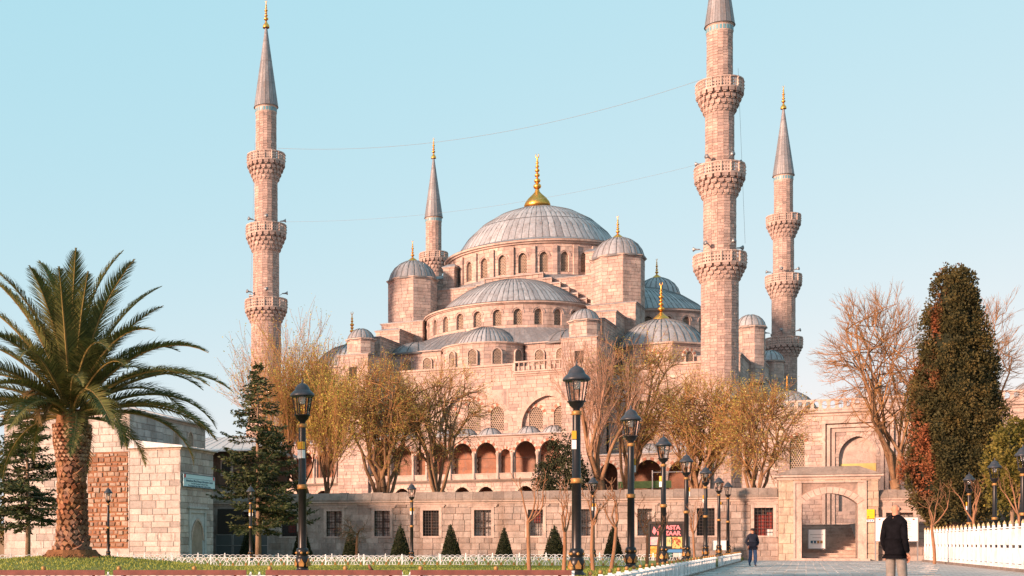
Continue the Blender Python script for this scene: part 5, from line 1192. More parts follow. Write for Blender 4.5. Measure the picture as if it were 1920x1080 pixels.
M_boot2 = stone('leaf_base_cut', [(.36, .21, .13), (.48, .33, .23), (.26, .12, .06), (.20, .08, .04)], 'object', stain=(.15, .07, .04), samt=.5, dirt=.35)
def boot_mesh(mat, w, h, out, ir, seed):
    R = random.Random(seed); j = lambda: R.uniform(-ir, ir); mb = MB()
    pts = [(-w / 2, -.02, h * .05), (0 + j(), -.02, -h / 2), (w / 2, -.02, h * .05), (j(), -.02, h / 2)]
    tip = [(-w * .32 + j(), -out, h * .10 + j()), (j(), -out * .9, -h * .22 + j()), (w * .32 + j(), -out, h * .1 + j()), (j(), -out * 1.1, h * .30 + j())]
    mb.add([(x, y + .05, z) for x, y, z in pts] + tip, [(4, 5, 6, 7), (0, 1, 5, 4), (1, 2, 6, 5), (2, 3, 7, 6), (3, 0, 4, 7)]); return mb.mesh('leaf_base', mat)
BM = [boot_mesh(M_boot, .17, .24, .07, .02, i) for i in range(5)]; BM2 = [boot_mesh(M_boot2, .175, .15, .07, .008, i) for i in range(4)]
R = random.Random(5); nb = 0; rest = MB(); row = 0; z = .12
while z < TH - .08:
    up = z > 2.25; n = 21 if up else 17; dz = .088 if up else .125; r = palm_r(z)
    for i in range(n):
        a = 2 * pi * (i + .5 * (row % 2)) / n + (0 if up else R.uniform(-.06, .06)); vis = sin(a) < .25   # camera side
        if not vis or nb >= 300: continue
        nb += 1; tilt = 0 if up else R.uniform(-.3, .3)
        link('leaf_base', (BM2 if up else BM)[R.randrange(4)], palm, (r * .95 * cos(a), r * .95 * sin(a), z + (0 if up else R.uniform(-.03, .03))), (R.uniform(-.1, .1), tilt, a + pi / 2), (R.uniform(.85, 1.15),) * 3 if up else (R.uniform(.9, 1.5), R.uniform(.6, 1.5), R.uniform(.8, 1.2)))
    z += dz; row += 1
mb = MB(); mb.lathe([(1.0, -.12), (.8, .0), (.66, .1), (.56, .24)], 28, lob=.06, nl=9)
for i in range(500):
    a = R.uniform(0, 2 * pi); r = R.uniform(.5, .95); zz = .22 - (r - .5) * .7
    mb.tube([(r * cos(a), r * sin(a), zz), (r * 1.12 * cos(a + R.uniform(-.1, .1)), r * 1.12 * sin(a), zz - R.uniform(.02, .1))], .008, 3, False)
mb.build('root_mat', M_ptr, palm)
M_frond = leafmat('palm_leaflets', [(.3, (.055, .068, .02)), (.55, (.10, .11, .03)), (.8, (.16, .14, .045))], 1.5, trans=.2, sat=.4)
M_dry = leafmat('dry_palm_leaflets', [(.3, (.20, .13, .055)), (.7, (.30, .21, .09))], 2, trans=.2)
M_rach = simple('frond_stalk', (.20, .15, .05), .6, nscale=3)
def frond_mesh(L, droop, seed, mat, lw=.032):
    """curved rachis with two ranks of drooping leaflets; grows along +x, up = z"""
    R = random.Random(seed); g_ = np.random.default_rng(seed); n = 14; pts = []; p = Vector((0, 0, 0)); an = 0.
    for i in range(n + 1):
        pts.append(p.copy()); an -= droop / n * (.35 + 1.5 * (i / n)); p = p + Vector((cos(an), R.uniform(-.02, .02), sin(an))) * (L / n)
    mb = MB(); mb.tube(pts, [.045 * (1 - .88 * i / n) for i in range(n + 1)], 5)
    Vs = []; nl = 110
    for k in range(nl):
        t = .10 + .9 * k / nl; i = min(int(t * n), n - 1); b = pts[i].lerp(pts[i + 1], t * n - i); tg = (pts[i + 1] - pts[i]).normalized(); upv = Vector((-tg.z, 0, tg.x)); 
        ll = L * .155 * (sin(pi * min(.08 + t * .95, 1)) ** .6) * R.uniform(.85, 1.1) + .05
        for s in (-1, 1):
            d = (Vector((0, s, 0)) * .78 + tg * (.55 + .5 * t) + upv * R.uniform(.12, .42)).normalized(); w_ = tg.cross(d).cross(d).normalized() * lw * .5
            w_ = Vector((tg.x, tg.y, tg.z)) * lw * .5; m1 = b + d * ll * .5 + Vector((0, 0, .01)); e = b + d * ll + Vector((0, 0, -.10 * ll - .18 * ll * R.random()))
            mb.mi = 1; mb.add([tuple(b - w_), tuple(b + w_), tuple(m1 + w_), tuple(m1 - w_), tuple(e)], [(0, 1, 2, 3), (3, 2, 4)])
    return mb.mesh('frond', [M_rach, mat])
FR = [frond_mesh(3.65, d, i, M_frond) for i, d in enumerate((.7, 1.0, 1.2, 1.35, 1.1, 1.5))]; FD = [frond_mesh(1.9, 2.2, 20 + i, M_dry) for i in range(2)]
ga = 2.399963
for i in range(60):
    f = i / 59; el = radians(88 - 84 * f ** .9) + R.uniform(-.08, .08); a = i * ga + R.uniform(-.12, .12); me = FR[min(5, max(0, int(f * 4 + R.random() * 2)))]
    if el > radians(62): me = FR[0]
    r0 = .10 + .25 * f; link('frond', me, palm, (r0 * cos(a), r0 * sin(a), TH + .25 - .4 * f), (R.uniform(-.3, .3), -el, a), (R.uniform(.86, 1.08) * (1 - .12 * (f > .85)),) * 3)
for i in range(7):
    a = R.uniform(-2.6, -.4); link('dry_frond', FD[i % 2], palm, (.35 * cos(a), .35 * sin(a), TH - .05), (R.uniform(-.4, .4), -radians(R.uniform(10, 55)), a), (R.uniform(.5, .8),) * 3)
# ---------------------------------------------------------------- street lamps
M_black = simple('black_lamp_paint', (.012, .012, .014), .35, nscale=8, namt=.3)
M_cap = simple('lamp_cap_paint', (.035, .042, .055), .4, nscale=8, namt=.3)
M_goldp = simple('gold_paint', (.34, .18, .06), .5, .3, nscale=15, namt=.3)
M_lglass = N('lamp_glass'); M_lglass.col((.9, .9, .9)); M_lglass.b.inputs['Transmission Weight'].default_value = 1; M_lglass.b.inputs['IOR'].default_value = 1.02; M_lglass = M_lglass.done(.05)
M_white_p = simple('white_paint', (.70, .73, .75), .6, nscale=2.2, namt=.28)
M_yel = simple('yellow_sticker', (.60, .32, .03), .5); M_stk = simple('white_sticker', (.7, .7, .7), .6)
def make_lamp():
    t = thing('street_lamp', '', 'street lamp')
    mb = MB(); mb.lathe([(.001, 0), (.21, 0), (.21, .04), (.17, .08), (.14, .11), (.145, .15), (.175, .22), (.18, .33), (.15, .40), (.13, .43), (.15, .45), (.155, .55), (.14, .6), (.11, .62)], 20); b = mb.build('base', M_black, t, True)
    for i in range(6):
        a = pi / 6 + i * pi / 3; mb = MB(); f = cyl((0, 0), .178, a)
        A = [(-.055, .17), (-.07, .24), (-.04, .28), (0, .36), (.04, .28), (.07, .24), (.055, .17)]; n = len(A)
        mb.add([f(x, .012, z) for x, z in A] + [f(x, -.03, z) for x, z in A], [tuple(range(n))] + [(i_, i_ + n, (i_ + 1) % n + n, (i_ + 1) % n) for i_ in range(n)]); mb.build('gold_leaf', M_goldp, b)
        mb = MB(); mb.ball((.15 * cos(a), .15 * sin(a), .5), .035, 8, 5); mb.build('gold_stud', M_goldp, b)
    mb = MB(); mb.lathe([(.11, .6), (.105, .62), (.10, 2.05), (.115, 2.06)], 16); mb.lathe([(.115, 2.16), (.092, 2.18), (.086, 3.55)], 16); mb.build('pole', M_black, t, True)
    mb = MB(); mb.lathe([(.115, 2.05), (.135, 2.06), (.12, 2.1), (.135, 2.15), (.1, 2.17)], 16); mb.build('gold_ring', M_goldp, t, True)
    mb = MB(); mb.lathe([(.087, 3.55), (.12, 3.56), (.1, 3.6), (.115, 3.63), (.07, 3.65)], 16); mb.build('gold_collar', M_goldp, t, True)
    mb = MB(); mb.lathe([(.07, 3.64), (.075, 3.7), (.15, 3.76), (.17, 3.83), (.205, 3.84), (.205, 3.86), (.01, 3.87)], 18); mb.build('lantern_cup', M_black, t, True)
    for i in range(6):
        a = i * pi / 3; c, s = cos(a), sin(a); mb = MB(); mb.tube([(.165 * c, .165 * s, 3.86), (.245 * c, .245 * s, 4.33)], .016, 5); mb.build('lantern_bar', M_black, t)
    mb = MB(); mb.lathe([(.155, 3.87), (.232, 4.32)], 6); mb.build('lantern_glass', M_lglass, t)
    mb = MB(); mb.lathe([(.01, 4.3), (.29, 4.31), (.305, 4.33), (.29, 4.37), (.22, 4.44), (.19, 4.46), (.18, 4.5), (.13, 4.58), (.07, 4.62), (.03, 4.64), (.02, 4.68), (.025, 4.7), (.004, 4.76)], 20); mb.build('lantern_cap', M_cap, t, True)
    mb = MB(); mb.lathe([(.05, 4.12), (.09, 4.2), (.09, 4.3)], 10); mb.build('lamp_head', simple('lamp_reflector', (.5, .5, .46), .4), t)
    return t
lp = make_lamp()
L7 = ['first and tallest-looking of the lamp row by the path, with yellow and white stickers', 'second lamp of the row along the path', 'third lamp of the row, just left of the billboard centre', 'fourth lamp of the row, right edge of the billboard', 'fifth lamp of the row along the path', 'sixth lamp of the row, left of the far end of the low fence', 'last and smallest lamp of the row before the gate']
spots = [(1081, 27.8, L7[0], 0), (1183, 36.8, L7[1], 0), (1244, 46.5, L7[2], 0), (1287, 55.9, L7[3], 0), (1323, 65.1, L7[4], 0), (1348, 75.3, L7[5], 0), (1365, 81.2, L7[6], 0), (567, 30.8, 'lone tall lamp on the lawn right of the dark conifer', 0)]
small = [(203, 56, 'thin lamp standing before the rubble panel of the pale building', 913), (470, 56, 'thin lamp in front of the dark conifer', 910), (772, 56, 'thin lamp in front of the wall windows, between two clipped cones', 905), (1112, 56, 'thin lamp seen just right of the tallest lamp', 893)]
right = [(1778, 74.5, 'farthest lamp behind the white fence, in front of the cypress', 900), (1817, 65, 'second farthest lamp behind the white fence', 886), (1865, 58.5, 'lamp behind the white fence at the cypress right edge', 860), (1918, 52, 'nearest lamp behind the white fence, cut by the right edge', 835)]
first = True
for grp, L in (('lamps in a row along the path', spots), ('thin lamps near the wall', small), ('lamps behind the white fence', right)):
    for u, Y, lab, vt in L:
        o = lp if first else copy_tree(lp); first = False; x = at(u, Y); zb = lawn_z(x, Y) if grp[0:4] != 'lamp' or L is spots else 0.
        if L is spots: zb = .36
        o.location = (x, Y, zb); o.rotation_euler = (0, 0, .3 * Y); tag(o, lab, 'street lamp', grp)
        if vt: s = (EYE + (1018 - vt) * Y / 2368 - zb) / 4.72; o.scale = (s * .95, s * .95, s)
        if L is spots and u in (1081, 567) or L is small and u in (470, 772, 1112):
            for nm, m_, za, zc in (('yellow_sticker', M_yel, 3.02, 3.2), ('white_sticker', M_stk, 2.8, 3.0)):
                mb = MB(); q_ = -.3 * Y; c_, s_ = cos(q_), sin(q_); W = lambda x, y, z: (x * c_ - y * s_, x * s_ + y * c_, z)
                mb.hexa([W(-.125, -.09, za), W(-.03, -.1, za), W(-.03, -.08, za), W(-.125, -.07, za), W(-.125, -.09, zc), W(-.03, -.1, zc), W(-.03, -.08, zc), W(-.125, -.07, zc)])
                mb.build(nm, m_, o)
# ---------------------------------------------------------------- hoop fences on the lawn
def hoop_mesh(name, w, h, r, mat, n=10):
    mb = MB(); mb.tube([(-w / 2, 0, 0)] + [(-w / 2 * cos(pi * i / n), 0, h * .25 + h * .75 * sin(pi * i / n)) for i in range(n + 1)] + [(w / 2, 0, 0)], r, 5); return mb.mesh(name, mat, True)
HM = hoop_mesh('hoop', .40, .285, .011, M_white_p); HM2 = hoop_mesh('inner_hoop', .2, .17, .009, M_white_p, 8)
mb = MB(); mb.box(-.022, .022, -.022, .022, 0, .33); mb.lathe([(.03, .33), (.03, .345), (.002, .37)], 6); PM = mb.mesh('post', M_white_p)
mb = MB(); mb.add([(-.05, 0, .02), (0, -.01, .02), (.05, 0, .02), (.03, -.008, .09), (0, -.012, .14), (-.03, -.008, .09), (0, .012, .05)], [(0, 1, 4, 5), (1, 2, 3, 4), (2, 6, 4, 3), (6, 0, 5, 4), (0, 6, 2, 1)]); OM = mb.mesh('leaf_ornament', M_goldp)
def hoop_fence(label, x0, x1, Y, step=.2, pan=6, zf=lawn_z):
    t = thing('hoop_fence', label, 'fence', (0, 0, 0), 0, 'white hoop fences on the lawn'); n = int((x1 - x0) / step)
    for i in range(n + 1):
        x = x0 + i * step; z = zf(x, Y) - .02
        if i % pan == 0: link('post', PM, t, (x, Y, z)); 
        link('hoop', HM, t, (x + step / 2, Y + (.012 if i % 2 else -.012), z))
        if i % 2 == 0: link('inner_hoop', HM2, t, (x + step / 2, Y - .02, z))
        if i % 2: link('leaf_ornament', OM, t, (x + step / 2, Y - .02, z))
    mb = MB()
    for i in range(n):
        x = x0 + i * step; mb.tube([(x, Y, zf(x, Y) + .02), (x + step, Y, zf(x + step, Y) + .02)], .012, 4, False)
    mb.build('rail', M_white_p, t)
hoop_fence('nearer low white hoop fence crossing the lawn', -8.2, 12.3, 39.6)
hoop_fence('farther low white hoop fence along the wall side of the lawn', -11.6, 19.6, 56.6, .24, 5)
# ---------------------------------------------------------------- low picket fence with gold balls along the path and lawn front
mb = MB(); L_ = 1.2
for z in (.06, .38): mb.box(0, L_, -.015, .015, z, z + .04)
for i in range(9):
    x = .04 + i * (L_ - .1) / 8; mb.box(x, x + .05, -.012, .012, .02, .43); mb.tube([(x + .025, 0, .43), (x + .03, -.05, .47), (x + .03, -.1, .45)], .016, 4)
PF = mb.mesh('picket_panel', M_white_p); mb = MB(); mb.box(-.04, .04, -.04, .04, 0, .50); PP = mb.mesh('post', M_white_p); mb = MB(); mb.ball((0, 0, .545), .045, 10, 6); PB = mb.mesh('gold_ball', M_goldp, True)
def picket_line(t, p0, p1, skip=()):
    d = Vector((p1[0] - p0[0], p1[1] - p0[1])); n = max(1, int(d.length / 1.26)); rz = atan2(d.y, d.x)
    for i in range(n + 1):
        x, y = p0[0] + d.x * i / n, p0[1] + d.y * i / n
        o = link('post', PP, t, (x, y, 0), rz); link('gold_ball', PB, o)
        if i < n and i not in skip: link('picket_panel', PF, t, (x, y, 0), rz, (d.length / n / L_, 1, 1))
pf = thing('picket_fence', 'low white picket fence with gold balls bordering the path to the gate', 'fence'); picket_line(pf, (path_x(22.9), 22.9), (path_x(54.5), 54.5))
pf = thing('picket_fence', 'short far piece of low white picket fence next to the walking man', 'fence'); picket_line(pf, (path_x(57), 57), (path_x(75.5), 75.5))
pf = thing('picket_fence', 'low white fence with gold balls behind the red benches', 'fence'); picket_line(pf, (-9, 22.7), (path_x(22.7) - .3, 22.7)); pf.location.z = .1
mb = MB(); n = 40
for i in range(n):
    y0, y1 = 22 + 54 * i / n, 22 + 54 * (i + 1) / n - .03; mb.hexa([(path_x(y0) - .1, y0, -.05), (path_x(y0) + .12, y0, -.05), (path_x(y1) + .12, y1, -.05), (path_x(y1) - .1, y1, -.05), (path_x(y0) - .1, y0, .03), (path_x(y0) + .12, y0, .03), (path_x(y1) + .12, y1, .03), (path_x(y1) - .1, y1, .03)])
structure(mb.build('kerb', M_dstone))
# ---------------------------------------------------------------- tall white fence on the right
wf = thing('white_fence', 'tall white boarded fence with spear tops along the right of the plaza', 'fence')
A_, B_ = Vector((40.81, 75.5)), Vector((28.0, 43.66)); d = (B_ - A_); n = 27; L_ = d.length / n; rz = atan2(d.y, d.x)
mb = MB(); mb.box(-.05, .05, -.05, .05, .1, 1.86); PPm = mb.mesh('post', M_white_p); mb = MB(); mb.lathe([(.05, 1.86), (.07, 1.89), (.05, 1.93), (.004, 2.02)], 8); SPm = mb.mesh('spear_top', simple('aged_gold_paint', (.5, .36, .2), .5), True)
mb = MB(); mb.box(.06, L_ - .06, -.02, .02, 1.02, 1.66); UPm = mb.mesh('upper_board', M_white_p); mb = MB(); mb.box(.06, L_ - .06, -.02, .02, .28, .90); LWm = mb.mesh('lower_board', M_white_p)
mb = MB()
mb.box(0, L_, -.035, .035, .2, .25)
for k in range(3): mb.box(L_ * (k + .5) / 3 - .04, L_ * (k + .5) / 3 + .04, -.03, .03, .04, .25)
RLm = mb.mesh('bottom_rail', M_white_p); mb = MB(); mb.box(0, L_, -.035, .035, 1.7, 1.75); TRm = mb.mesh('top_rail', M_white_p)
for i in range(n + 1):
    p = A_ + d * i / n; o = link('post', PPm, wf, (p.x, p.y, 0), rz); link('spear_top', SPm, o)
    if i < n:
        for nm, me in (('upper_board', UPm), ('lower_board', LWm), ('bottom_rail', RLm), ('top_rail', TRm)): link(nm, me, wf, (p.x, p.y, 0), rz)
mb = MB(); q = Vector((-d.y, d.x)).normalized() * .15
a, b = A_ - d * .01, B_ + d * .05; mb.hexa([(a.x - q.x, a.y - q.y, -.02), (b.x - q.x, b.y - q.y, -.02), (b.x + q.x, b.y + q.y, -.02), (a.x + q.x, a.y + q.y, -.02), (a.x - q.x, a.y - q.y, .1), (b.x - q.x, b.y - q.y, .1), (b.x + q.x, b.y + q.y, .1), (a.x + q.x, a.y + q.y, .1)]); mb.build('kerb_stone', M_cop, wf)
# ---------------------------------------------------------------- benches at the bottom edge
M_bred = simple('red_bench_wood', (.22, .05, .035), .5, nscale=5, namt=.4, bump=.1); M_bred2 = simple('faded_bench_wood', (.20, .075, .06), .55, nscale=5, namt=.3)
BL = ['leftmost red wooden bench back, under the palm', 'red wooden bench, second from the left', 'red wooden bench with the sparrow on it', 'rightmost red wooden bench, ending at the first lamp']
for i, (u0, u1) in enumerate(((-70, 196), (212, 462), (498, 754), (770, 1072))):
    x0, x1 = at(u0, 20), at(u1, 20); t = thing('bench', BL[i], 'bench', ((x0 + x1) / 2, 20, 0), (0, .004, -.003, .002)[i], 'red benches along the lawn front'); h = (x1 - x0) / 2
    for k, (y, z, tl_) in enumerate(((.0, .585, 0), (-.015, .475, 0), (-.03, .365, 0))): mb = MB(); mb.box(-h, h, y, y + .045, z, z + .085 + .01 * k); mb.build('back_slat', M_bred if k else M_bred2, t)
    for k in range(4): mb = MB(); mb.box(-h, h, -.5 + k * .115, -.5 + k * .115 + .095, .30, .335); mb.build('seat_slat', M_bred, t)
    for sx in (-1, 1):
        mb = MB(); x = sx * (h - .18); mb.tube([(x, -.45, 0), (x, -.42, .28), (x, -.05, .29), (x, .06, .62)], .025, 5); mb.tube([(x, .05, 0), (x, -.03, .3)], .025, 5); mb.build('leg_frame', M_black, t)
sp = thing('sparrow', 'small brown sparrow perched on the red bench', 'bird', (at(694, 20), 20.02, .665), radians(200))
mb = MB(); mb.tube([(-.05, 0, -.005), (-.02, 0, .02), (.0, 0, .045), (.014, 0, .07), (.018, 0, .088), (.02, 0, .1)], [.006, .02, .026, .022, .018, .006], 10); mb.tube([(.02, 0, .088), (.042, 0, .086)], [.007, .001], 6); mb.build('body', simple('sparrow_brown', (.20, .09, .05), .9, nscale=60), sp, True)
for s in (-1, 1): mb = MB(); mb.tube([(.012, s * .02, .065), (-.01, s * .026, .04), (-.055, s * .012, .0)], [.008, .014, .003], 6); mb.build('wing', simple('sparrow_wing', (.07, .04, .025), .9), sp, True); mb = MB(); mb.tube([(0, s * .01, .03), (.005, s * .01, 0)], .003, 4); mb.build('leg', M_dark, sp)
mb = MB(); mb.tube([(-.045, 0, .0), (-.09, 0, -.03)], [.009, .006], 5); mb.build('tail', M_dark, sp)
# ---------------------------------------------------------------- signs and boards
bb = thing('billboard', 'black-framed bazaar billboard with pink lettering and pictures behind the third lamp', 'billboard', (at(1249, 57), 57, .25), -.35)
mb = MB(); 
for a, b, c, d_ in ((-.82, -.70, 0, 1.82), (.70, .82, 0, 1.82), (-.70, .70, 1.7, 1.82), (-.70, .70, .05, .12)): mb.box(a, b, -.06, .06, c, d_)
mb.build('frame', simple('dark_frame', (.035, .03, .03), .5), bb)
mb = MB(); mb.box(-.7, .7, -.02, .02, .12, 1.7); mb.build('panel', simple('billboard_black', (.02, .018, .02), .5), bb)
M_pink = simple('pink_letters', (.75, .22, .26), .5); text(bb, 'ARASTA', .26, M_pink, (.12, -.025, 1.46), 0, .012); text(bb, 'BAZAAR', .26, M_pink, (.12, -.025, 1.2), 0, .012)
mb = MB(); mb.add([(-.6, -.025, 1.35), (-.5, -.025, 1.22), (-.4, -.025, 1.4), (-.52, -.025, 1.6)], [(0, 1, 2, 3)]); mb.build('pink_mark', M_pink, bb)
def picmat(name, cs, scale): m = N(name); m.col(m.ramp(m.noise(scale, 4, .7), [(.25 + .5 * i / (len(cs) - 1), c) for i, c in enumerate(cs)], 'CONSTANT')); return m.done(.5)
for i, (x0, x1, z0, z1, cs) in enumerate(((-.68, -.3, .75, 1.12, [(.5, .4, .38), (.6, .3, .35), (.5, .5, .4)]), (-.26, .22, .7, 1.12, [(.1, .35, .4), (.5, .45, .2), (.08, .1, .1), (.5, .5, .45)]), (.26, .68, .6, 1.12, [(.5, .42, .15), (.25, .06, .03), (.5, .45, .35)]), (-.26, .68, .42, .56, [(.06, .2, .4), (.1, .3, .5)]), (-.68, -.3, .2, .7, [(.45, .2, .03), (.6, .35, .08), (.25, .1, .03)]), (.3, .68, .2, .4, [(.4, .45, .42), (.03, .05, .05)]), (-.22, .25, .2, .4, [(.03, .12, .1), (.1, .3, .28)]))):
    mb = MB(); mb.box(x0, x1, -.03, -.022, z0, z1); mb.build('picture', picmat('picture_%d' % i, cs, 9), bb)
def board(name, label, loc, rz, w, h, legs, lines, mat=None, z0=0., cat='board', bars=0, frame=True, ink=None):
    t = thing(name, label, cat, loc, rz); mb = MB(); mb.box(-w / 2, w / 2, -.03, .0, z0, z0 + h); mb.build('panel', mat or M_paper, t)
    if frame: mb = MB(); mb.box(-w / 2 - .05, w / 2 + .05, -.04, .03, z0 + h, z0 + h + .05); mb.box(-w / 2 - .05, w / 2 + .05, -.04, .03, z0 - .05, z0); mb.box(-w / 2 - .05, -w / 2, -.04, .03, z0, z0 + h); mb.box(w / 2, w / 2 + .05, -.04, .03, z0, z0 + h); mb.build('frame', M_metal, t)
    for x in (-w / 2, w / 2) if legs else (): mb = MB(); mb.box(x - .04, x + .04, 0, .06, 0, z0 + h); mb.build('leg', M_metal, t)
    R = random.Random(len(label))
    for i in range(lines):
        zz = z0 + h * (1 - (i + 1.6) / (lines + 2)); wl = w * R.uniform(.5, .82); mb = MB(); mb.box(-wl / 2, wl / 2, -.034, -.031, zz, zz + h * .016); mb.build('text_line', ink or M_ink, t)
    return t
x, y, _ = ww_(37.2, 1.0); b = board('notice_board', 'large white notice board on metal legs behind the man in the black jacket', (x, y, 0), WA, 2.35, 1.45, True, 12, z0=1.22)
for sx in (-1, 1): mb = MB(); mb.box(sx * .95 - .05, sx * .95 + .05, -.034, -.031, 2.52, 2.6); mb.build('emblem', M_inkr, b)
x, y, _ = ww_(35.8, .42); b = board('yellow_sign', 'yellow sign on the right pier of the gateway', (x, y, 2.64), WA, .5, .57, False, 4, simple('yellow_enamel', (.80, .50, .02), .4), frame=False, cat='sign')
mb = MB(); mb.add([(-.17, -.035, .06), (-.05, -.035, .06), (-.11, -.035, .17)], [(0, 1, 2)]); mb.build('emblem', M_inkr, b)
x, y, _ = ww_(35.8, .42); b = board('pictogram_strip', 'small white strip of blue pictograms under the yellow gate sign', (x, y, 2.42), WA, .45, .14, False, 0, frame=False, cat='sign')
for i in range(3): mb = MB(); mb.box(-.17 + i * .13, -.08 + i * .13, -.034, -.031, .03, .11); mb.build('pictogram', simple('pictogram_blue', (.05, .15, .4), .5), b)
x, y, _ = ww_(32.9, -1.2); b = board('rules_sign', 'white visitor rules sign standing inside the gateway', (x, y, .75), WA, .95, 1.2, True, 4, frame=True, cat='sign', ink=simple('black_ink', (.02, .02, .02), .6))
for i in range(4): mb = MB(); mb.box(-.36 + i * .19, -.22 + i * .19, -.036, -.031, .33, .5); mb.build('pictogram', M_ink if i < 2 else M_goldp, b)
x, y, _ = ww_(26.9, 1.5); board('notice_sign', 'small white panel at the wall foot between the last lamps', (x, y, .55), WA, .75, .6, True, 5, z0=.1)
x = at(1286, 58); board('yellow_poster', 'narrow yellow poster right of the billboard', (x, 58, .5), -.2, .25, .6, True, 3, simple('poster_yellow', (.62, .40, .03), .6), z0=.25, cat='poster')
# ---------------------------------------------------------------- people
def skin(name, V, E, mats, parent, pick=None, sub=2):
    me = bpy.data.meshes.new(name); me.from_pydata([v[0] for v in V], [], E); o = bpy.data.objects.new(name, me); COL.link(o)
    md = o.modifiers.new('s', 'SKIN'); md.use_smooth_shade = True
    for i, v in enumerate(V): sv = me.skin_vertices[0].data[i]; sv.radius = v[1] if hasattr(v[1], '__len__') else (v[1], v[1]); sv.use_root = (i == 0)
    o.modifiers.new('u', 'SUBSURF').levels = sub; o.modifiers['u'].render_levels = sub
    dg = bpy.context.evaluated_depsgraph_get(); dg.update(); m2 = bpy.data.meshes.new_from_object(o.evaluated_get(dg)); bpy.data.objects.remove(o)
    m2.materials.clear(); [m2.materials.append(m) for m in mats]
    for p in m2.polygons: p.use_smooth = True; p.material_index = pick(p.center) if pick else 0
    return link(name, m2, parent)
M_skin = simple('skin', (.42, .20, .13), .6); M_hair = simple('grey_hair', (.22, .19, .18), .9, nscale=60); M_jack = simple('black_jacket', (.006, .006, .008), .95, nscale=14, namt=.4, bump=.5, bscale=9, spec=.05)
M_tr = simple('grey_trousers', (.19, .175, .16), .9, nscale=10, namt=.25, bump=.3, bscale=16); M_navy = simple('navy_sweater', (.010, .014, .028), .9, nscale=14, namt=.3); M_jean = simple('blue_jeans', (.05, .10, .20), .9, nscale=9, namt=.45, bump=.2); M_shoe = simple('brown_shoes', (.08, .04, .025), .6)
def hand(parent, p, rz, tilt):
    o = link('hand', None, parent, p, (tilt, 0, rz)); mb = MB(); mb.tube([(0, 0, .02), (0, 0, -.04), (0, 0, -.085)], [.026, .036, .032], 8)
    for i, L in enumerate((.062, .072, .068, .052)): x = -.027 + i * .018; mb.tube([(x, 0, -.075), (x * 1.05, -.008, -.085 - L * .5), (x * 1.02, -.03, -.085 - L)], [.0095, .009, .006], 6)
    mb.tube([(.03, -.008, -.02), (.05, -.02, -.06), (.046, -.034, -.09)], [.012, .01, .007], 6); bpy.data.objects.remove(o); return mb.build('hand', M_skin, parent, True, p, (tilt, 0, rz))
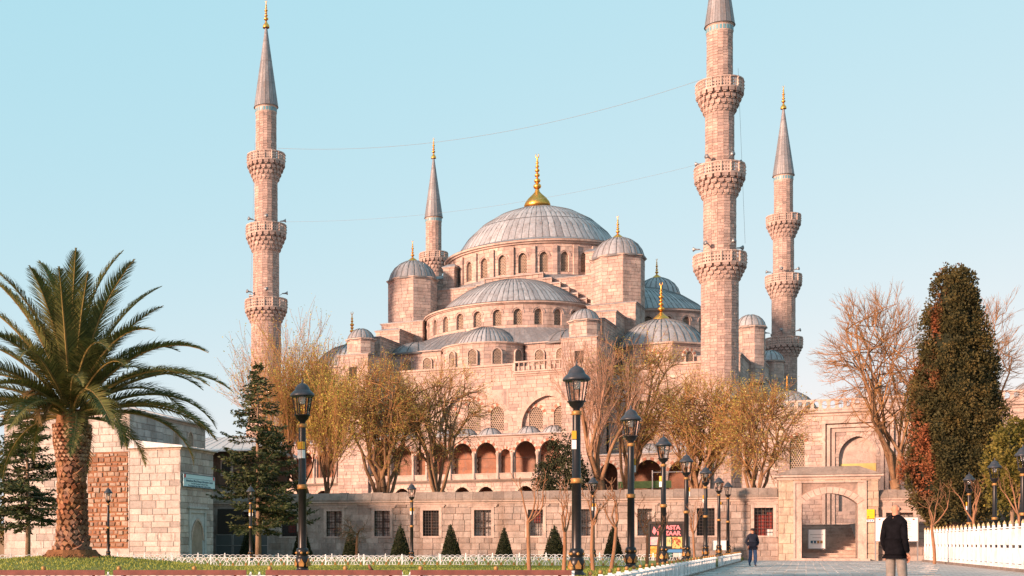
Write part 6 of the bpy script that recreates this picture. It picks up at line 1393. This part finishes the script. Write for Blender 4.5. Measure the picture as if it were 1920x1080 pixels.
def person(label, loc, rz, armL, armR, legL, legR, top_m, leg_m, headturn, cap=None, hair=None, jr=1.0, hem=.82):
    t = thing('person', label, 'person', loc, rz)
    hx = headturn
    V = [((0, 0, .95), (.16, .125)), ((0, .0, 1.12), (.15, .11)), ((0, .01, 1.30), (.165, .115)), ((0, .015, 1.44), (.13, .09)), ((0, .0, 1.53), .062), ((.0, -.015, 1.585), (.065, .07)), ((0, -.015, 1.66), (.078, .095)), ((0, -.005, 1.735), (.055, .065))]
    E = [(0, 1), (1, 2), (2, 3), (3, 4), (4, 5), (5, 6), (6, 7)]
    for arm in (armL, armR):
        n = len(V); V += [(arm[0], .062), (arm[1], .046), (arm[2], .034)]; E += [(3, n), (n, n + 1), (n + 1, n + 2)]
    for leg in (legL, legR):
        n = len(V); V += [(leg[0], .10), (leg[1], .072), (leg[2], .05), (leg[3], (.042, .035)), (leg[4], (.04, .028))]; E += [(0, n), (n, n + 1), (n + 1, n + 2), (n + 2, n + 3), (n + 3, n + 4)]
    skin('body', V, E, [M_skin, leg_m, M_shoe, top_m], t, lambda c: 2 if c.z < .085 else 1 if c.z < 1.0 else 3 if c.z < 1.5 and abs(c.x) < .5 and (c.z > 1.0) else 0)
    # clothing: trousers leg volume and jacket
    V2 = [((0, 0, .97), (.185 * jr, .155)), ((0, 0, 1.12), (.165 * jr, .14)), ((0, .01, 1.3), (.168 * jr, .13)), ((0, .015, 1.44), (.165, .125)), ((0, .0, 1.585), (.084, .088))]; E2 = [(0, 1), (1, 2), (2, 3), (3, 4)]
    n = len(V2); V2.append(((0, 0, hem), (.195 * jr, .165))); E2.append((0, n))
    for arm in (armL, armR):
        n = len(V2); V2 += [(arm[0], .075), (arm[1], .06), (tuple(Vector(arm[1]).lerp(Vector(arm[2]), .93)), .05)]; E2 += [(3, n), (n, n + 1), (n + 1, n + 2)]
    skin('jacket', V2, E2, [top_m], t)
    for leg in (legL, legR):
        V3 = [(tuple(Vector(leg[0]) + Vector((0, 0, .04))), .092), (tuple(Vector(leg[0]).lerp(Vector(leg[1]), .5)), .095), (leg[1], .086), (tuple(Vector(leg[1]).lerp(Vector(leg[2]), .6)), .078), (tuple(Vector(leg[2]) + Vector((0, 0, .03))), .075)]
        skin('trouser_leg', V3, [(i, i + 1) for i in range(4)], [leg_m], t)
    for arm, s in ((armL, 1), (armR, -1)):
        if arm[3]: hand(t, arm[2], 0 if s > 0 else pi, .15)
    # head details
    hd = link('head_details', None, t); bpy.data.objects.remove(hd)
    q = Matrix.Rotation(hx, 3, 'Z'); P = lambda x, y, z: tuple(q @ Vector((x, y, z)) + Vector((0, -.01, 0)))
    mb = MB(); mb.tube([P(0, -.095, 1.675), P(0, -.118, 1.645), P(0, -.1, 1.632)], [.008, .015, .01], 6); mb.build('nose', M_skin, t, True)
    for s in (-1, 1): mb = MB(); mb.tube([P(s * .082, .01, 1.685), P(s * .094, .018, 1.66), P(s * .082, .008, 1.625)], [.01, .016, .008], 6); mb.build('ear', M_skin, t, True); mb = MB(); mb.ball(P(s * .032, -.088, 1.672), .011, 6, 4); mb.build('eye', M_dark, t)
    mb = MB(); mb.tube([P(-.025, -.095, 1.602), P(0, -.102, 1.6), P(.025, -.095, 1.602)], [.003, .006, .003], 5); mb.build('mouth', simple('lips', (.3, .12, .1), .6), t)
    if hair: # fringe of hair round a bald crown
        mb = MB(); 
        for a0 in range(12):
            a = radians(-5 + a0 * 17); mb.ball(P(.072 * cos(a), .008 + .082 * sin(a), 1.635), .02, 7, 5)
        mb.build('hair', hair, t, True)
    if cap:
        mb = MB(); mb.lathe([(.1, 1.685), (.104, 1.72), (.09, 1.765), (.05, 1.79), (.002, 1.795)], 14, c=(0, -.01)); mb.hexa([P(-.075, -.07, 1.69), P(-.06, -.185, 1.675), P(.06, -.185, 1.675), P(.075, -.07, 1.69), P(-.075, -.07, 1.703), P(-.06, -.185, 1.684), P(.06, -.185, 1.684), P(.075, -.07, 1.703)]); mb.build('cap', cap, t, True)
    return t
# facing -y in local space; left hand is +x
person('man in black jacket and grey trousers, bald, seen from behind near the notice board', (11.63, 22.5, 0), radians(125), ((.17, .03, 1.40), (.215, .06, 1.12), (.2, -.06, .90), 1), ((-.17, .03, 1.40), (-.215, .07, 1.13), (-.2, -.07, .88), 1),
       ((.095, 0, .88), (.10, -.02, .50), (.11, .02, .10), (.11, -.05, .045), (.115, -.16, .03)), ((-.095, 0, .88), (-.11, -.06, .50), (-.12, .0, .10), (-.12, -.07, .045), (-.125, -.18, .03)), M_jack, M_tr, -.35, jr=1.02, hem=.87).scale = (.93, .95, 1.03)
person('man in dark cap, navy sweater and blue jeans walking toward the camera', (23.9, 59.2, 0), radians(-8), ((.185, .02, 1.40), (.27, .06, 1.14), (.19, -.06, .95), 1), ((-.185, .02, 1.40), (-.27, .06, 1.14), (-.19, -.06, .95), 1),
       ((.09, 0, .88), (.10, -.10, .50), (.10, -.08, .11), (.10, -.13, .06), (.105, -.24, .04)), ((-.09, 0, .88), (-.09, .0, .50), (-.10, .14, .14), (-.10, .10, .07), (-.10, .0, .035)), M_navy, M_jean, 0, cap=simple('dark_cap', (.02, .014, .014), .8), jr=1.1, hem=.93)
